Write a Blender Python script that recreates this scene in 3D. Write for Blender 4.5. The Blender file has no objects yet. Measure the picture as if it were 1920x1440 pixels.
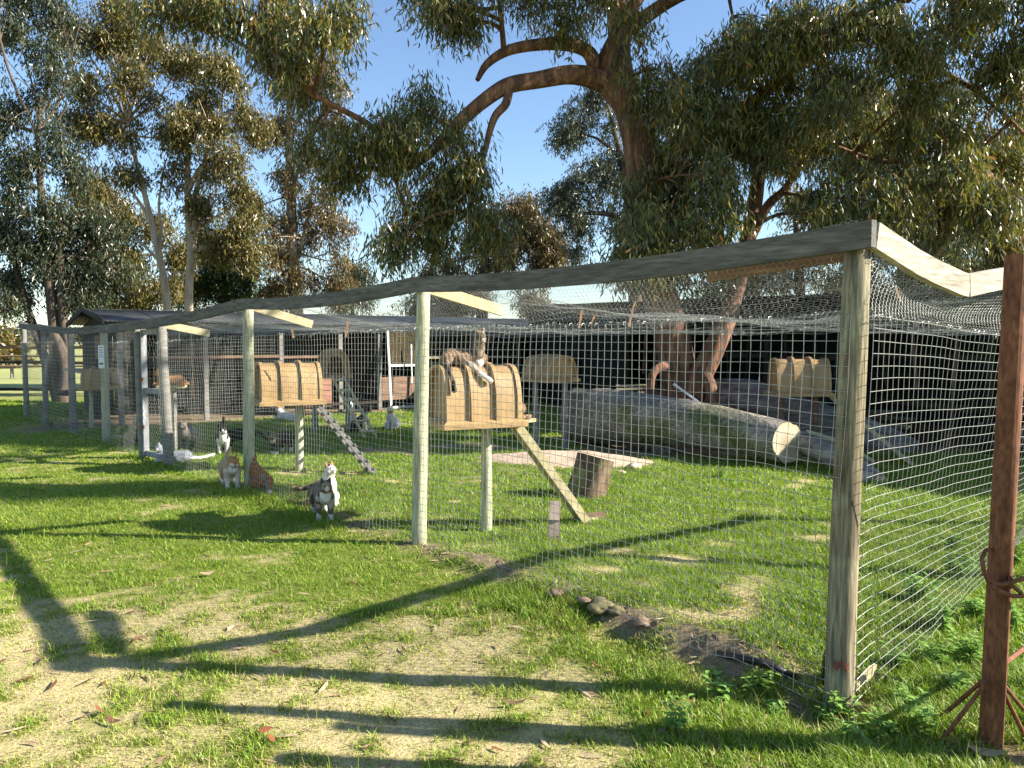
import bpy, bmesh, math, random
import numpy as np
from mathutils import Vector, Matrix
R = math.radians
random.seed(7)
rng = np.random.default_rng(11)
scene = bpy.context.scene
COL = scene.collection

# ------------------------------------------------------------------ camera
FPX = 1450.0
PITCH = math.atan(78 / FPX)
CAMZ = 1.6
cam = bpy.data.cameras.new('camera')
cam.sensor_width = 36.0
cam.lens = 36.0 * FPX / 1920.0
cam.clip_start = 0.05
cam.clip_end = 3000
camo = bpy.data.objects.new('camera', cam)
COL.objects.link(camo)
camo.location = (0, 0, CAMZ)
camo.rotation_euler = (math.pi / 2 - PITCH, 0, 0)
scene.camera = camo

# ------------------------------------------------------------------ light
SUN = Vector((3.75, -0.38, 2.10)).normalized()
SUN_EL = math.asin(SUN.z)
SUN_AZ = math.atan2(SUN.x, SUN.y)
world = bpy.data.worlds.new('World')
scene.world = world
world.use_nodes = True
wn = world.node_tree
wn.nodes.clear()
sky = wn.nodes.new('ShaderNodeTexSky')
sky.sky_type = 'NISHITA'
sky.sun_disc = False
sky.sun_elevation = SUN_EL
sky.sun_rotation = SUN_AZ
sky.altitude = 0
sky.air_density = 1.0
sky.dust_density = 0.25
sky.ozone_density = 3.0
bg = wn.nodes.new('ShaderNodeBackground')
bg.inputs['Strength'].default_value = 0.080
wo = wn.nodes.new('ShaderNodeOutputWorld')
wn.links.new(sky.outputs[0], bg.inputs['Color'])
wn.links.new(bg.outputs[0], wo.inputs['Surface'])
sl = bpy.data.lights.new('sun', 'SUN')
sl.energy = 5.0
sl.angle = R(0.53)
sl.color = (1.0, 0.93, 0.80)
so = bpy.data.objects.new('sun', sl)
COL.objects.link(so)
so.location = SUN * 60
so.rotation_euler = SUN.to_track_quat('Z', 'Y').to_euler()
scene.view_settings.view_transform = 'Standard'
scene.view_settings.look = 'None'
scene.view_settings.gamma = 1.0
scene.view_settings.use_curve_mapping = False
scene.view_settings.exposure = 1.6
scene.render.engine = 'CYCLES'
scene.cycles.max_bounces = 6
scene.cycles.transparent_max_bounces = 8
scene.cycles.use_adaptive_sampling = True

# ------------------------------------------------------------------ noise
def _hash(ix, iy, s):
    h = (ix.astype(np.int64) * 374761393 + iy.astype(np.int64) * 668265263 + s * 974634777) & 0xffffffff
    h = ((h ^ (h >> 13)) * 1274126177) & 0xffffffff
    return ((h ^ (h >> 16)) & 0xffff) / 65535.0
def vnoise(x, y, s=0):
    x = np.asarray(x, float); y = np.asarray(y, float)
    ix = np.floor(x); iy = np.floor(y); fx = x - ix; fy = y - iy
    fx = fx * fx * (3 - 2 * fx); fy = fy * fy * (3 - 2 * fy)
    a = _hash(ix, iy, s); b = _hash(ix + 1, iy, s); c = _hash(ix, iy + 1, s); d = _hash(ix + 1, iy + 1, s)
    return (a + (b - a) * fx) * (1 - fy) + (c + (d - c) * fx) * fy
def fbm(x, y, s=0, o=4):
    t = 0; a = 0.5; n = 0
    x = np.asarray(x, float); y = np.asarray(y, float)
    for k in range(o):
        t = t + a * vnoise(x * 2 ** k, y * 2 ** k, s + k * 17); n += a; a *= 0.5
    return t / n
def sstep(a, b, x):
    t = np.clip((np.asarray(x, float) - a) / (b - a), 0, 1)
    return t * t * (3 - 2 * t)

# ------------------------------------------------------------------ picture -> place
CP, SP = math.cos(PITCH), math.sin(PITCH)
def ray(u, v):
    a = (u - 960) / FPX; b = (720 - v) / FPX
    return Vector((a, CP + SP * b, -SP + CP * b))
def gp(u, v, z=0.0):                      # the point of height z seen at a pixel
    d = ray(u, v); t = (z - CAMZ) / d.z
    return Vector((d.x * t, d.y * t, z))
def dp(u, v, y):                          # the point at distance y (along +Y) seen at a pixel
    d = ray(u, v); t = y / d.y
    return Vector((d.x * t, y, CAMZ + d.z * t))

# front fence: base pixels of its posts, then the height of the rail on them
FB = [(1570, 1310), (785, 1020), (468, 915), (318, 873), (270, 860), (200, 828), (138, 812), (87, 795), (50, 780)]
FT = [418, 520, 560, 597, 603, 610, 614, 608, 605]
FP = [gp(u, v) for u, v in FB]
FZ = []
for p, t in zip(FP, FT):
    uu = 960 + FPX * p.x / p.y
    FZ.append(dp(uu, t, p.y).z)
LDIR = (FP[2] - FP[0]).normalized()
NIN = Vector((-LDIR.y, LDIR.x, 0))
NIN = NIN if NIN.x > 0 else -NIN          # towards the inside of the pen
RDIR = Vector((0.808, 0.589, 0)).normalized()

def fence_st(x, y):
    dx = np.asarray(x) - FP[0].x; dy = np.asarray(y) - FP[0].y
    return dx * LDIR.x + dy * LDIR.y, dx * NIN.x + dy * NIN.y
def gz(x, y):
    x = np.asarray(x, float); y = np.asarray(y, float)
    z = 0.05 * (fbm(x * 0.9, y * 0.9, 3) - 0.5) + 0.022 * (fbm(x * 4, y * 4, 9) - 0.5)
    t, s = fence_st(x, y)
    w = sstep(0.1, 0.5, t) * (1 - sstep(2.4, 3.6, t))
    wob = 0.10 * (fbm(t * 2.5, t * 0 + 1.0, 5) - 0.5) * 2
    z = z + w * 0.075 * sstep(-0.12, 0.06, s + wob) * (1 - sstep(0.5, 2.2, s))
    w2 = sstep(-0.5, 0.0, t) * (1 - sstep(0.9, 1.9, t))
    z = z - w2 * 0.07 * np.exp(-((s + 0.18) / 0.2) ** 2)
    m = np.exp(-(((x - 0.75) / 1.05) ** 2 + ((y - 10.3 + 0.12 * (x - 0.7)) / 0.55) ** 2) ** 1.4)
    z = z + m * (0.13 + 0.09 * (fbm(x * 3, y * 3, 21) - 0.5))
    far = sstep(24, 70, np.hypot(x, y))
    z = z * (1 - far * 0.5)
    return z
def gzf(x, y): return float(gz(np.array([x]), np.array([y]))[0])
def gpt(u, v, dz=0.0):
    p = gp(u, v)
    for _ in range(3): p = gp(u, v, gzf(p.x, p.y))
    p.z += dz
    return p

# ------------------------------------------------------------------ mesh building
class MB:
    def __init__(s): s.v = []; s.f = []; s.n = 0
    def add(s, vs, fs):
        s.v += [tuple(p) for p in vs]; s.f += [tuple(i + s.n for i in f) for f in fs]; s.n += len(vs); return s
    def hexa(s, c):                       # 8 corners: bottom ring, top ring
        return s.add(c, [(3, 2, 1, 0), (4, 5, 6, 7), (0, 1, 5, 4), (1, 2, 6, 5), (2, 3, 7, 6), (3, 0, 4, 7)])
    def box(s, c, size, rot=0.0, M=None):
        hx, hy, hz = size[0] / 2, size[1] / 2, size[2] / 2
        M = M or Matrix.Rotation(rot, 3, 'Z')
        cs = [(-hx, -hy, -hz), (hx, -hy, -hz), (hx, hy, -hz), (-hx, hy, -hz), (-hx, -hy, hz), (hx, -hy, hz), (hx, hy, hz), (-hx, hy, hz)]
        return s.hexa([M @ Vector(p) + Vector(c) for p in cs])
    def beam(s, a, b, w, h, up=Vector((0, 0, 1)), n=1, sag=0.0, jit=0.0):   # a plank between two points; w across, h along up
        a = Vector(a); b = Vector(b); t = (b - a).normalized(); side = t.cross(up).normalized(); u2 = side.cross(t).normalized()
        rings = []
        for k in range(n + 1):
            q = a.lerp(b, k / n) - up * (sag * 4 * (k / n) * (1 - k / n))
            jx = random.uniform(-jit, jit); jz = random.uniform(-jit, jit)
            rings.append([q + side * (sx * w / 2 + jx) + u2 * (sz * h / 2 + jz) for sx, sz in ((-1, -1), (1, -1), (1, 1), (-1, 1))])
        vs = [p for r in rings for p in r]; fs = [(3, 2, 1, 0)]
        for k in range(n):
            o = 4 * k
            for i in range(4): fs.append((o + i, o + (i + 1) % 4, o + 4 + (i + 1) % 4, o + 4 + i))
        o = 4 * n; fs.append((o, o + 1, o + 2, o + 3))
        return s.add(vs, fs)
    def tube(s, pts, rad, n=8, cap=True, rough=0.0, flat=1.0):
        pts = [Vector(p) for p in pts]; K = len(pts)
        if not hasattr(rad, '__len__'): rad = [rad] * K
        ref = Vector((0.31, 0.17, 0.93)).normalized()
        vs = []; prev = None
        for k in range(K):
            t = (pts[min(k + 1, K - 1)] - pts[max(k - 1, 0)]).normalized()
            if prev is None:
                a = t.cross(ref)
                if a.length < 1e-3: a = t.cross(Vector((1, 0, 0)))
                a.normalize()
            else:
                a = (prev - t * prev.dot(t)).normalized()
            prev = a; b = t.cross(a)
            for i in range(n):
                th = 2 * math.pi * i / n
                r = rad[k] * (1 + random.uniform(-rough, rough))
                vs.append(pts[k] + a * (math.cos(th) * r) + b * (math.sin(th) * r * flat))
        fs = []
        for k in range(K - 1):
            for i in range(n): fs.append((k * n + i, k * n + (i + 1) % n, (k + 1) * n + (i + 1) % n, (k + 1) * n + i))
        if cap:
            fs.append(tuple(range(n - 1, -1, -1))); fs.append(tuple((K - 1) * n + i for i in range(n)))
        return s.add(vs, fs)

def props(o, label=None, cat=None, group=None, kind=None):
    if label: o['label'] = label
    if cat: o['category'] = cat
    if group: o['group'] = group
    if kind: o['kind'] = kind
    return o
def thing(name, label, cat, loc=(0, 0, 0), group=None, kind=None):
    o = bpy.data.objects.new(name, None); COL.objects.link(o); o.location = loc
    o.empty_display_size = 0.1
    return props(o, label, cat, group, kind)
def wloc(o):
    p = Vector(o.location)
    while o.parent: o = o.parent; p += Vector(o.location)
    return p
def link(name, me, mat, parent=None, smooth=False):
    o = bpy.data.objects.new(name, me); COL.objects.link(o)
    if mat and not me.materials: me.materials.append(mat)
    if parent: o.parent = parent
    if smooth: me.shade_smooth()
    return o
def build(name, mb, mat, parent=None, smooth=False, origin=None):
    off = Vector((0, 0, 0))
    if parent: off = wloc(parent)
    if origin is not None: off2 = Vector(origin)
    else: off2 = off
    me = bpy.data.meshes.new(name)
    vs = np.array([tuple(p) for p in mb.v], float) - np.array(off2)
    me.from_pydata(vs.tolist(), [], mb.f); me.update()
    o = link(name, me, mat, parent, smooth)
    if origin is not None: o.location = off2 - off
    return o
def npmesh(name, V, F, mat, parent=None, col=None, smooth=False, off=None):
    """V (n,3), F (m,k) all faces with k corners; col (n,3) per-vertex colour"""
    V = np.asarray(V, np.float32); F = np.asarray(F, np.int32)
    if parent is not None: V = V - np.array(wloc(parent), np.float32)
    me = bpy.data.meshes.new(name)
    m, k = F.shape
    me.vertices.add(len(V)); me.vertices.foreach_set('co', V.ravel())
    me.loops.add(m * k); me.loops.foreach_set('vertex_index', F.ravel())
    me.polygons.add(m); me.polygons.foreach_set('loop_start', np.arange(0, m * k, k, dtype=np.int32))
    if smooth: me.polygons.foreach_set('use_smooth', np.ones(m, bool))
    if col is not None:
        ca = me.color_attributes.new('col', 'FLOAT_COLOR', 'POINT')
        c4 = np.ones((len(V), 4), np.float32); c4[:, :3] = col
        ca.data.foreach_set('color', c4.ravel())
    me.update(calc_edges=True)
    return link(name, me, mat, parent)
def nptubes(P, r, sides=4):
    """P (N,K,3) polylines -> quads of thin tubes; r scalar or (N,)"""
    P = np.asarray(P, float); N, K, _ = P.shape
    T = np.gradient(P, axis=1); T /= np.linalg.norm(T, axis=2, keepdims=True) + 1e-9
    ref = np.where(np.abs(T[..., 2:3]) > 0.8, np.array([1.0, 0.2, 0]), np.array([0, 0, 1.0]))
    A = np.cross(T, ref); A /= np.linalg.norm(A, axis=2, keepdims=True) + 1e-9
    B = np.cross(T, A)
    r = np.broadcast_to(np.asarray(r, float).reshape(-1, 1, 1), (N, K, 1)) if np.ndim(r) else r
    rings = [P + (A * math.cos(2 * math.pi * i / sides) + B * math.sin(2 * math.pi * i / sides)) * r for i in range(sides)]
    V = np.stack(rings, 2).reshape(-1, 3)
    base = (np.arange(N)[:, None] * K + np.arange(K - 1)[None, :]) * sides
    F = []
    for i in range(sides):
        j = (i + 1) % sides
        F.append(np.stack([base + i, base + j, base + sides + j, base + sides + i], -1).reshape(-1, 4))
    return V, np.concatenate(F)
def catm(L):
    Vs, Fs, n = [], [], 0
    for V, F in L: Vs.append(V); Fs.append(F + n); n += len(V)
    return np.concatenate(Vs), np.concatenate(Fs)

# ------------------------------------------------------------------ materials
def newmat(name):
    m = bpy.data.materials.new(name); m.use_nodes = True
    nt = m.node_tree; b = nt.nodes['Principled BSDF']
    return m, nt, b
def N(nt, t, **kw):
    n = nt.nodes.new(t)
    for k, v in kw.items(): setattr(n, k, v)
    return n
def ramp(nt, fac, stops):
    r = N(nt, 'ShaderNodeValToRGB'); e = r.color_ramp.elements
    while len(e) < len(stops): e.new(0.5)
    for el, (p, c) in zip(e, stops): el.position = p; el.color = (*c, 1)
    nt.links.new(fac, r.inputs[0]); return r.outputs[0]
def mat(name, stops, scale=8.0, stretch=(1, 1, 1), rough=0.8, bump=0.3, bdist=0.01, metal=0.0, spec=0.3, detail=6, distort=0.0, scale2=None, stops2=None, thr=(0.5, 0.62), rotz=0.0, fine=0.0):
    m, nt, b = newmat(name); L = nt.links
    tc = N(nt, 'ShaderNodeTexCoord'); mp = N(nt, 'ShaderNodeMapping'); mp.vector_type = 'TEXTURE'; mp.inputs['Scale'].default_value = tuple(1 / q for q in stretch); mp.inputs['Rotation'].default_value = (0, 0, rotz)
    geo = N(nt, 'ShaderNodeNewGeometry')
    L.new(geo.outputs['Position'], mp.inputs[0])
    nz = N(nt, 'ShaderNodeTexNoise'); nz.inputs['Scale'].default_value = scale; nz.inputs['Detail'].default_value = detail; nz.inputs['Roughness'].default_value = 0.62
    nz.inputs['Distortion'].default_value = distort
    L.new(mp.outputs[0], nz.inputs['Vector'])
    c = ramp(nt, nz.outputs[0], stops)
    if scale2:
        n2 = N(nt, 'ShaderNodeTexNoise'); n2.inputs['Scale'].default_value = scale2; n2.inputs['Detail'].default_value = 4
        L.new(geo.outputs['Position'], n2.inputs['Vector'])
        c2 = ramp(nt, nz.outputs[0], stops2)
        mr = N(nt, 'ShaderNodeMapRange'); mr.inputs[1].default_value = thr[0]; mr.inputs[2].default_value = thr[1]
        L.new(n2.outputs[0], mr.inputs[0])
        mx = N(nt, 'ShaderNodeMix', data_type='RGBA'); L.new(mr.outputs[0], mx.inputs[0]); L.new(c, mx.inputs[6]); L.new(c2, mx.inputs[7])
        c = mx.outputs[2]
    if fine:
        n4 = N(nt, 'ShaderNodeTexNoise'); n4.inputs['Scale'].default_value = scale * 4.5; n4.inputs['Detail'].default_value = 5; L.new(mp.outputs[0], n4.inputs['Vector'])
        m4 = N(nt, 'ShaderNodeMapRange'); m4.inputs[1].default_value = 0.3; m4.inputs[2].default_value = 0.7; m4.inputs[3].default_value = 1 - fine; m4.inputs[4].default_value = 1 + fine * 0.6
        L.new(n4.outputs[0], m4.inputs[0]); v4 = N(nt, 'ShaderNodeVectorMath', operation='SCALE'); L.new(c, v4.inputs[0]); L.new(m4.outputs[0], v4.inputs['Scale']); c = v4.outputs[0]
    L.new(c, b.inputs['Base Color'])
    b.inputs['Roughness'].default_value = rough; b.inputs['Metallic'].default_value = metal
    b.inputs['Specular IOR Level'].default_value = spec
    if bump:
        bp = N(nt, 'ShaderNodeBump'); bp.inputs['Strength'].default_value = bump; bp.inputs['Distance'].default_value = bdist
        L.new(nz.outputs[0], bp.inputs['Height']); L.new(bp.outputs[0], b.inputs['Normal'])
    return m
def attrmat(name, rough=0.6, transl=0.0, spec=0.3, hue=0.0, nscale=0, namp=0.0, bump=0.0, tmul=(1.2, 1.3, 0.5)):
    m, nt, b = newmat(name); L = nt.links
    at = N(nt, 'ShaderNodeAttribute', attribute_name='col')
    c = at.outputs['Color']
    if nscale:
        geo = N(nt, 'ShaderNodeNewGeometry')
        nz = N(nt, 'ShaderNodeTexNoise'); nz.inputs['Scale'].default_value = nscale; nz.inputs['Detail'].default_value = 6; nz.inputs['Roughness'].default_value = 0.7
        L.new(geo.outputs['Position'], nz.inputs['Vector'])
        mr = N(nt, 'ShaderNodeMapRange'); mr.inputs[1].default_value = 0.25; mr.inputs[2].default_value = 0.75; mr.inputs[3].default_value = 1 - namp; mr.inputs[4].default_value = 1 + namp
        L.new(nz.outputs[0], mr.inputs[0])
        vm = N(nt, 'ShaderNodeVectorMath', operation='SCALE'); L.new(c, vm.inputs[0]); L.new(mr.outputs[0], vm.inputs['Scale'])
        c = vm.outputs[0]
        if bump:
            bp = N(nt, 'ShaderNodeBump'); bp.inputs['Strength'].default_value = bump; bp.inputs['Distance'].default_value = 0.01
            L.new(nz.outputs[0], bp.inputs['Height']); L.new(bp.outputs[0], b.inputs['Normal'])
    L.new(c, b.inputs['Base Color']); b.inputs['Roughness'].default_value = rough; b.inputs['Specular IOR Level'].default_value = spec
    if transl:
        tr = N(nt, 'ShaderNodeBsdfTranslucent'); mu = N(nt, 'ShaderNodeVectorMath', operation='MULTIPLY'); mu.inputs[1].default_value = tmul
        L.new(c, mu.inputs[0]); L.new(mu.outputs[0], tr.inputs['Color'])
        mx = N(nt, 'ShaderNodeMixShader'); mx.inputs[0].default_value = transl
        L.new(b.outputs[0], mx.inputs[1]); L.new(tr.outputs[0], mx.inputs[2])
        L.new(mx.outputs[0], nt.nodes['Material Output'].inputs['Surface'])
    return m
def plain(name, c, rough=0.6, metal=0.0, spec=0.4, var=0.15, scale=20):
    d = tuple(x * (1 - var) for x in c); e = tuple(min(1, x * (1 + var)) for x in c)
    return mat(name, [(0.3, d), (0.7, e)], scale=scale, rough=rough, metal=metal, spec=spec, bump=0.1)

WOOD_POST = mat('post_wood', [(0.25, (0.28, 0.27, 0.17)), (0.55, (0.46, 0.45, 0.30)), (0.8, (0.58, 0.56, 0.40))], scale=14, stretch=(1.4, 1.4, 0.10), rough=0.85, bump=0.5, fine=0.45, scale2=3.0, stops2=[(0.3, (0.30, 0.31, 0.20)), (0.7, (0.46, 0.48, 0.33))])
WOOD_OLD = mat('grey_weathered_wood', [(0.25, (0.11, 0.105, 0.095)), (0.55, (0.21, 0.20, 0.18)), (0.8, (0.33, 0.31, 0.28))], scale=9, stretch=(0.35, 0.35, 1.6), rough=0.9, bump=0.5, scale2=2.0, stops2=[(0.3, (0.14, 0.13, 0.12)), (0.7, (0.27, 0.255, 0.225))])
WOOD_RAIL = mat('sunlit_tone_rail_wood', [(0.25, (0.24, 0.21, 0.17)), (0.55, (0.38, 0.34, 0.28)), (0.8, (0.50, 0.45, 0.37))], scale=10, stretch=(0.16, 1.5, 1.5), rough=0.9, bump=0.5, fine=0.4, rotz=R(36))  # side rail copy, sunlit tone put into the base colour
WOOD_FRAIL = mat('shade_tone_rail_wood', [(0.25, (0.065, 0.06, 0.055)), (0.55, (0.13, 0.122, 0.11)), (0.8, (0.21, 0.195, 0.175))], scale=10, stretch=(0.16, 1.5, 1.5), rough=0.9, bump=0.5, fine=0.45, rotz=R(130))  # front rail copy, shade of its unlit face painted into the colour
WOOD_CORNER = mat('shade_tone_post_wood', [(0.25, (0.11, 0.085, 0.052)), (0.5, (0.22, 0.18, 0.115)), (0.8, (0.42, 0.37, 0.25))], scale=14, stretch=(1.4, 1.4, 0.10), rough=0.9, bump=0.7, fine=0.6, scale2=5.0, stops2=[(0.3, (0.20, 0.175, 0.11)), (0.7, (0.36, 0.33, 0.22))])  # post wood darkened to paint in the shade on the corner post
WOOD_BROWN = mat('brown_board_wood', [(0.25, (0.10, 0.06, 0.04)), (0.55, (0.21, 0.13, 0.09)), (0.8, (0.34, 0.23, 0.16))], scale=9, stretch=(0.3, 0.3, 2.0), rough=0.9, bump=0.5)
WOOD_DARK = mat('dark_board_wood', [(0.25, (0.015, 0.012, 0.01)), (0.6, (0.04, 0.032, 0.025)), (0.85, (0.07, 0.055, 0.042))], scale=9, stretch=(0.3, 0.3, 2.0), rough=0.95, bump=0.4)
WOOD_PALE = mat('pale_timber', [(0.25, (0.33, 0.27, 0.15)), (0.55, (0.47, 0.40, 0.24)), (0.8, (0.60, 0.53, 0.36))], scale=12, stretch=(1, 1, 0.6), rough=0.85, bump=0.3)
WIRE = plain('galvanised_wire', (0.34, 0.34, 0.32), rough=0.36, metal=0.5, spec=0.5)
NETW = plain('chicken_wire', (0.36, 0.36, 0.34), rough=0.40, metal=0.4, spec=0.5)
TIN = mat('corrugated_tin', [(0.3, (0.06, 0.062, 0.065)), (0.6, (0.12, 0.122, 0.125)), (0.8, (0.24, 0.245, 0.25))], scale=3, rough=0.45, metal=0.5, bump=0.1)
RUST = mat('rusty_steel', [(0.2, (0.085, 0.030, 0.014)), (0.5, (0.17, 0.062, 0.028)), (0.7, (0.25, 0.10, 0.05)), (0.85, (0.32, 0.15, 0.09))], scale=16, stretch=(1, 1, 0.35), rough=0.72, metal=0.15, bump=0.35, spec=0.35, fine=0.5)
TAN = mat('tan_plastic', [(0.2, (0.22, 0.15, 0.08)), (0.42, (0.33, 0.215, 0.098)), (0.6, (0.38, 0.25, 0.115)), (0.8, (0.43, 0.30, 0.155))], scale=3, stretch=(1.6, 1.6, 0.6), rough=0.42, bump=0.06, spec=0.4, detail=10, fine=0.12)
# ================================================================== ground
def cover(x, y):
    """bare (0 lush .. 1 no grass), sand (pink sand), dirt (brown soil)"""
    t, s = fence_st(x, y)
    n = fbm(x * 0.9, y * 0.9, 31, 5); n2 = fbm(x * 3.5, y * 3.5, 41, 3)
    out = 1 - sstep(-0.1, 0.25, s)
    nearl = (1 - sstep(3.4, 5.6, y)) * (1 - sstep(-0.2, 1.1, x - 0.25 * (y - 3)))
    n9 = fbm(x * 11, y * 11, 141, 3)
    b_out = sstep(0.40, 0.66, 0.26 * n + 0.34 * n2 + 0.40 * n9 + 0.13 * nearl - 0.10 * sstep(-0.4, 0.9, x) - 0.045 * sstep(3.6, 5.0, y) - 0.05)
    b_in = sstep(0.60, 0.74, 0.6 * n + 0.4 * n2)
    bare = out * b_out + (1 - out) * b_in
    strip = np.exp(-((s - 0.05 + 0.16 * (n2 - 0.5)) / 0.10) ** 2) * sstep(0.40, 0.55, n2 + 0.12 * sstep(0, 3, t) * (1 - sstep(3, 6, t))) * (np.abs(t) < 9)
    strip2 = np.exp(-((s + 0.02) / 0.22) ** 2) * np.exp(-((t - 0.1) / 0.6) ** 2) * sstep(0.38, 0.52, n2)
    dirt = np.clip(strip * 1.1 + strip2 * 0.75, 0, 1) * (0.25 + 0.75 * sstep(0.36, 0.56, fbm(x * 8, y * 8, 147, 3)))
    m = np.exp(-(((x - 0.75) / 1.12) ** 2 + ((y - 10.3 + 0.12 * (x - 0.7)) / 0.62) ** 2) ** 2.2)
    sand = sstep(0.25, 0.5, m + 0.3 * (n2 - 0.5))
    back = sstep(9.9, 11.2, y + 0.5 * (n2 - 0.5) - 0.12 * np.abs(x)) * sstep(0.6, 1.6, x) * (s > 0)     # earth round the logs and under the sheds
    dA = (x - A0.x) * (-RA.y) + (y - A0.y) * RA.x
    shed = sstep(-0.9, 0.1, dA + 0.6 * (n2 - 0.5)) * (1 - sstep(5, 6, dA)) * sstep(-9.5, -8.5, x)
    mid = sstep(10.8, 11.2, y + 0.8 * (n - 0.5)) * (1 - sstep(11.8, 12.2, y + 0.8 * (n - 0.5))) * sstep(-3.2, -2, x) * (1 - sstep(0, 1, x)) * sstep(0.42, 0.52, n2)
    dirt = np.clip(dirt + back + shed * 0.95 + mid * 0.9, 0, 1)
    bare = np.clip(np.maximum(bare, np.maximum(sand, dirt)), 0, 1)
    return bare, sand, dirt
A0 = Vector((-7.6, 15.0, 0)); A1 = Vector((1.5, 22.0, 0)); RA = (A1 - A0).normalized(); NA = Vector((-RA.y, RA.x, 0))

gx = np.concatenate([[-1200, -700, -400, -250, -150, -100, -70, -50, -38, -30, -24, -19, -15, -12], np.linspace(-10, 10, 300), [12, 15, 19, 24, 30, 40, 60, 100, 180, 300, 600, 1200]])
gy = np.concatenate([[-300, -100, -40, -15, -6, -2, 0.5], np.linspace(1.8, 14, 240), np.linspace(14.3, 24, 34), [26, 30, 36, 44, 55, 70, 90, 120, 170, 250, 400, 700, 1500]])
X, Y = np.meshgrid(gx, gy)
xf, yf = X.ravel(), Y.ravel()
zf = gz(xf, yf)
bare, sand, dirt = cover(xf, yf)
n3 = fbm(xf * 0.35, yf * 0.35, 77, 3)[:, None]
c_green = np.array([0.17, 0.205, 0.035]) * (0.8 + 0.4 * n3)
c_straw = np.array([0.42, 0.345, 0.175]) * (0.9 + 0.2 * n3)
c_dirt = np.array([0.20, 0.15, 0.10]) * (0.8 + 0.4 * n3)
c_sand = np.array([0.47, 0.355, 0.27]) * (0.75 + 0.5 * fbm(xf * 6, yf * 6, 151, 3)[:, None]) * np.ones_like(n3)
gc = c_green * (1 - bare[:, None]) + c_straw * bare[:, None]
gc = gc * (1 - dirt[:, None]) + c_dirt * dirt[:, None]
gc = gc * (1 - sand[:, None]) + c_sand * sand[:, None]
fld = sstep(24, 30, np.hypot(xf, yf))[:, None]
gc = gc * (1 - fld) + (np.array([0.30, 0.31, 0.12]) * (0.7 + 0.6 * fbm(xf * 0.06, yf * 0.2, 5, 4)[:, None])) * fld
nxx, nyy = len(gx), len(gy)
idx = np.arange(nxx * nyy).reshape(nyy, nxx)
GF = np.stack([idx[:-1, :-1], idx[:-1, 1:], idx[1:, 1:], idx[1:, :-1]], -1).reshape(-1, 4)
GROUND = attrmat('ground_soil', rough=0.95, spec=0.1, nscale=75, namp=0.62, bump=0.9)
gro = npmesh('ground', np.stack([xf, yf, zf], 1), GF, GROUND, col=gc, smooth=True)
props(gro, kind='structure')

# ------------------------------------------------------------------ grass blades (one mass)
def blades(n, ylo, yhi, five):
    u = rng.random(n); p = 1.4
    y = (ylo ** (2 - 1.6) + u * (yhi ** 0.4 - ylo ** 0.4)) ** (1 / 0.4)
    x = (rng.random(n) * 2 - 1) * (0.78 * y + 0.5)
    b, sd, dt = cover(x, y)
    t, s = fence_st(x, y)
    clump = fbm(x * 7, y * 7, 51, 3)
    shr = sstep(0.5, 1.5, x) * (1 - sstep(3.4, 4.2, y))
    tuft = np.exp(-((s + 0.15) / 0.22) ** 2) * sstep(0.45, 0.6, fbm(x * 1.6, y * 1.6, 88, 2))     # longer grass along the fence foot
    keep = rng.random(n) < np.clip((1 - 0.80 * b) * (0.35 + 1.1 * clump) + 0.5 * tuft, 0, 1) * (1 - 0.72 * dt) * (1 - 0.97 * sd)
    keep &= ~((y > 10.4) & (b > 0.5) & (rng.random(n) < 0.9))
    x, y, b, s, t, clump, shr, tuft = (a[keep] for a in (x, y, b, s, t, clump, shr, tuft)); n = len(x)
    inside = sstep(-0.05, 0.3, s)
    h = (0.012 + 0.024 * rng.random(n)) * (0.6 + 1.0 * clump) * (1 - 0.45 * b) * (1 + 0.45 * inside + 0.55 * shr + 1.7 * tuft)
    tall = rng.random(n) < 0.004
    h = np.where(tall, h + 0.05 + 0.06 * rng.random(n), h)
    w = (0.0016 + 0.0012 * rng.random(n)) * np.maximum(1, y / 3.2) ** 0.95
    w = np.where(tall, w * 0.6, w)
    az = rng.random(n) * 2 * np.pi
    lean = (0.3 + 1.1 * rng.random(n)) * h * np.where(tall, 0.35, 1.0)
    az2 = az + np.pi / 2 + rng.normal(0, 0.6, n)
    z = gz(x, y) - 0.003
    dx, dy = np.cos(az) * w, np.sin(az) * w
    lx, ly = np.cos(az2) * lean, np.sin(az2) * lean
    B1 = np.stack([x - dx, y - dy, z], 1); B2 = np.stack([x + dx, y + dy, z], 1)
    tip = np.stack([x + lx, y + ly, z + h], 1)
    g = rng.random(n)[:, None]; yel = np.clip(rng.normal(0.25, 0.25, n) + 0.45 * b - 0.12 * inside, 0, 1)[:, None]
    c = (np.array([0.145, 0.255, 0.020]) * (1 - yel) + np.array([0.38, 0.42, 0.065]) * yel) * (0.65 + 0.7 * g)
    dry = (rng.random(n) < 0.10 + 0.35 * b)[:, None]
    c = np.where(dry, np.array([0.44, 0.36, 0.18]) * (0.7 + 0.5 * g), c)
    lay = dry[:, 0] & (rng.random(n) < 0.7)
    tip[lay, 2] = z[lay] + 0.006; 
    if five:
        mid = np.stack([x + lx * 0.35, y + ly * 0.35, z + h * 0.62], 1); off = np.stack([dx, dy, 0 * dx], 1) * 0.75
        V = np.stack([B1, B2, mid + off, mid - off, tip], 1).reshape(-1, 3)
        k = np.arange(n)[:, None] * 5
        F = np.concatenate([k + np.array([0, 1, 2]), k + np.array([0, 2, 3]), k + np.array([3, 2, 4])])
        return V, F, np.repeat(c, 5, 0)
    V = np.stack([B1, B2, tip], 1).reshape(-1, 3); k = np.arange(n)[:, None] * 3
    return V, k + np.array([0, 1, 2]), np.repeat(c, 3, 0)
V1, F1, C1 = blades(250000, 2.2, 4.6, True)
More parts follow.
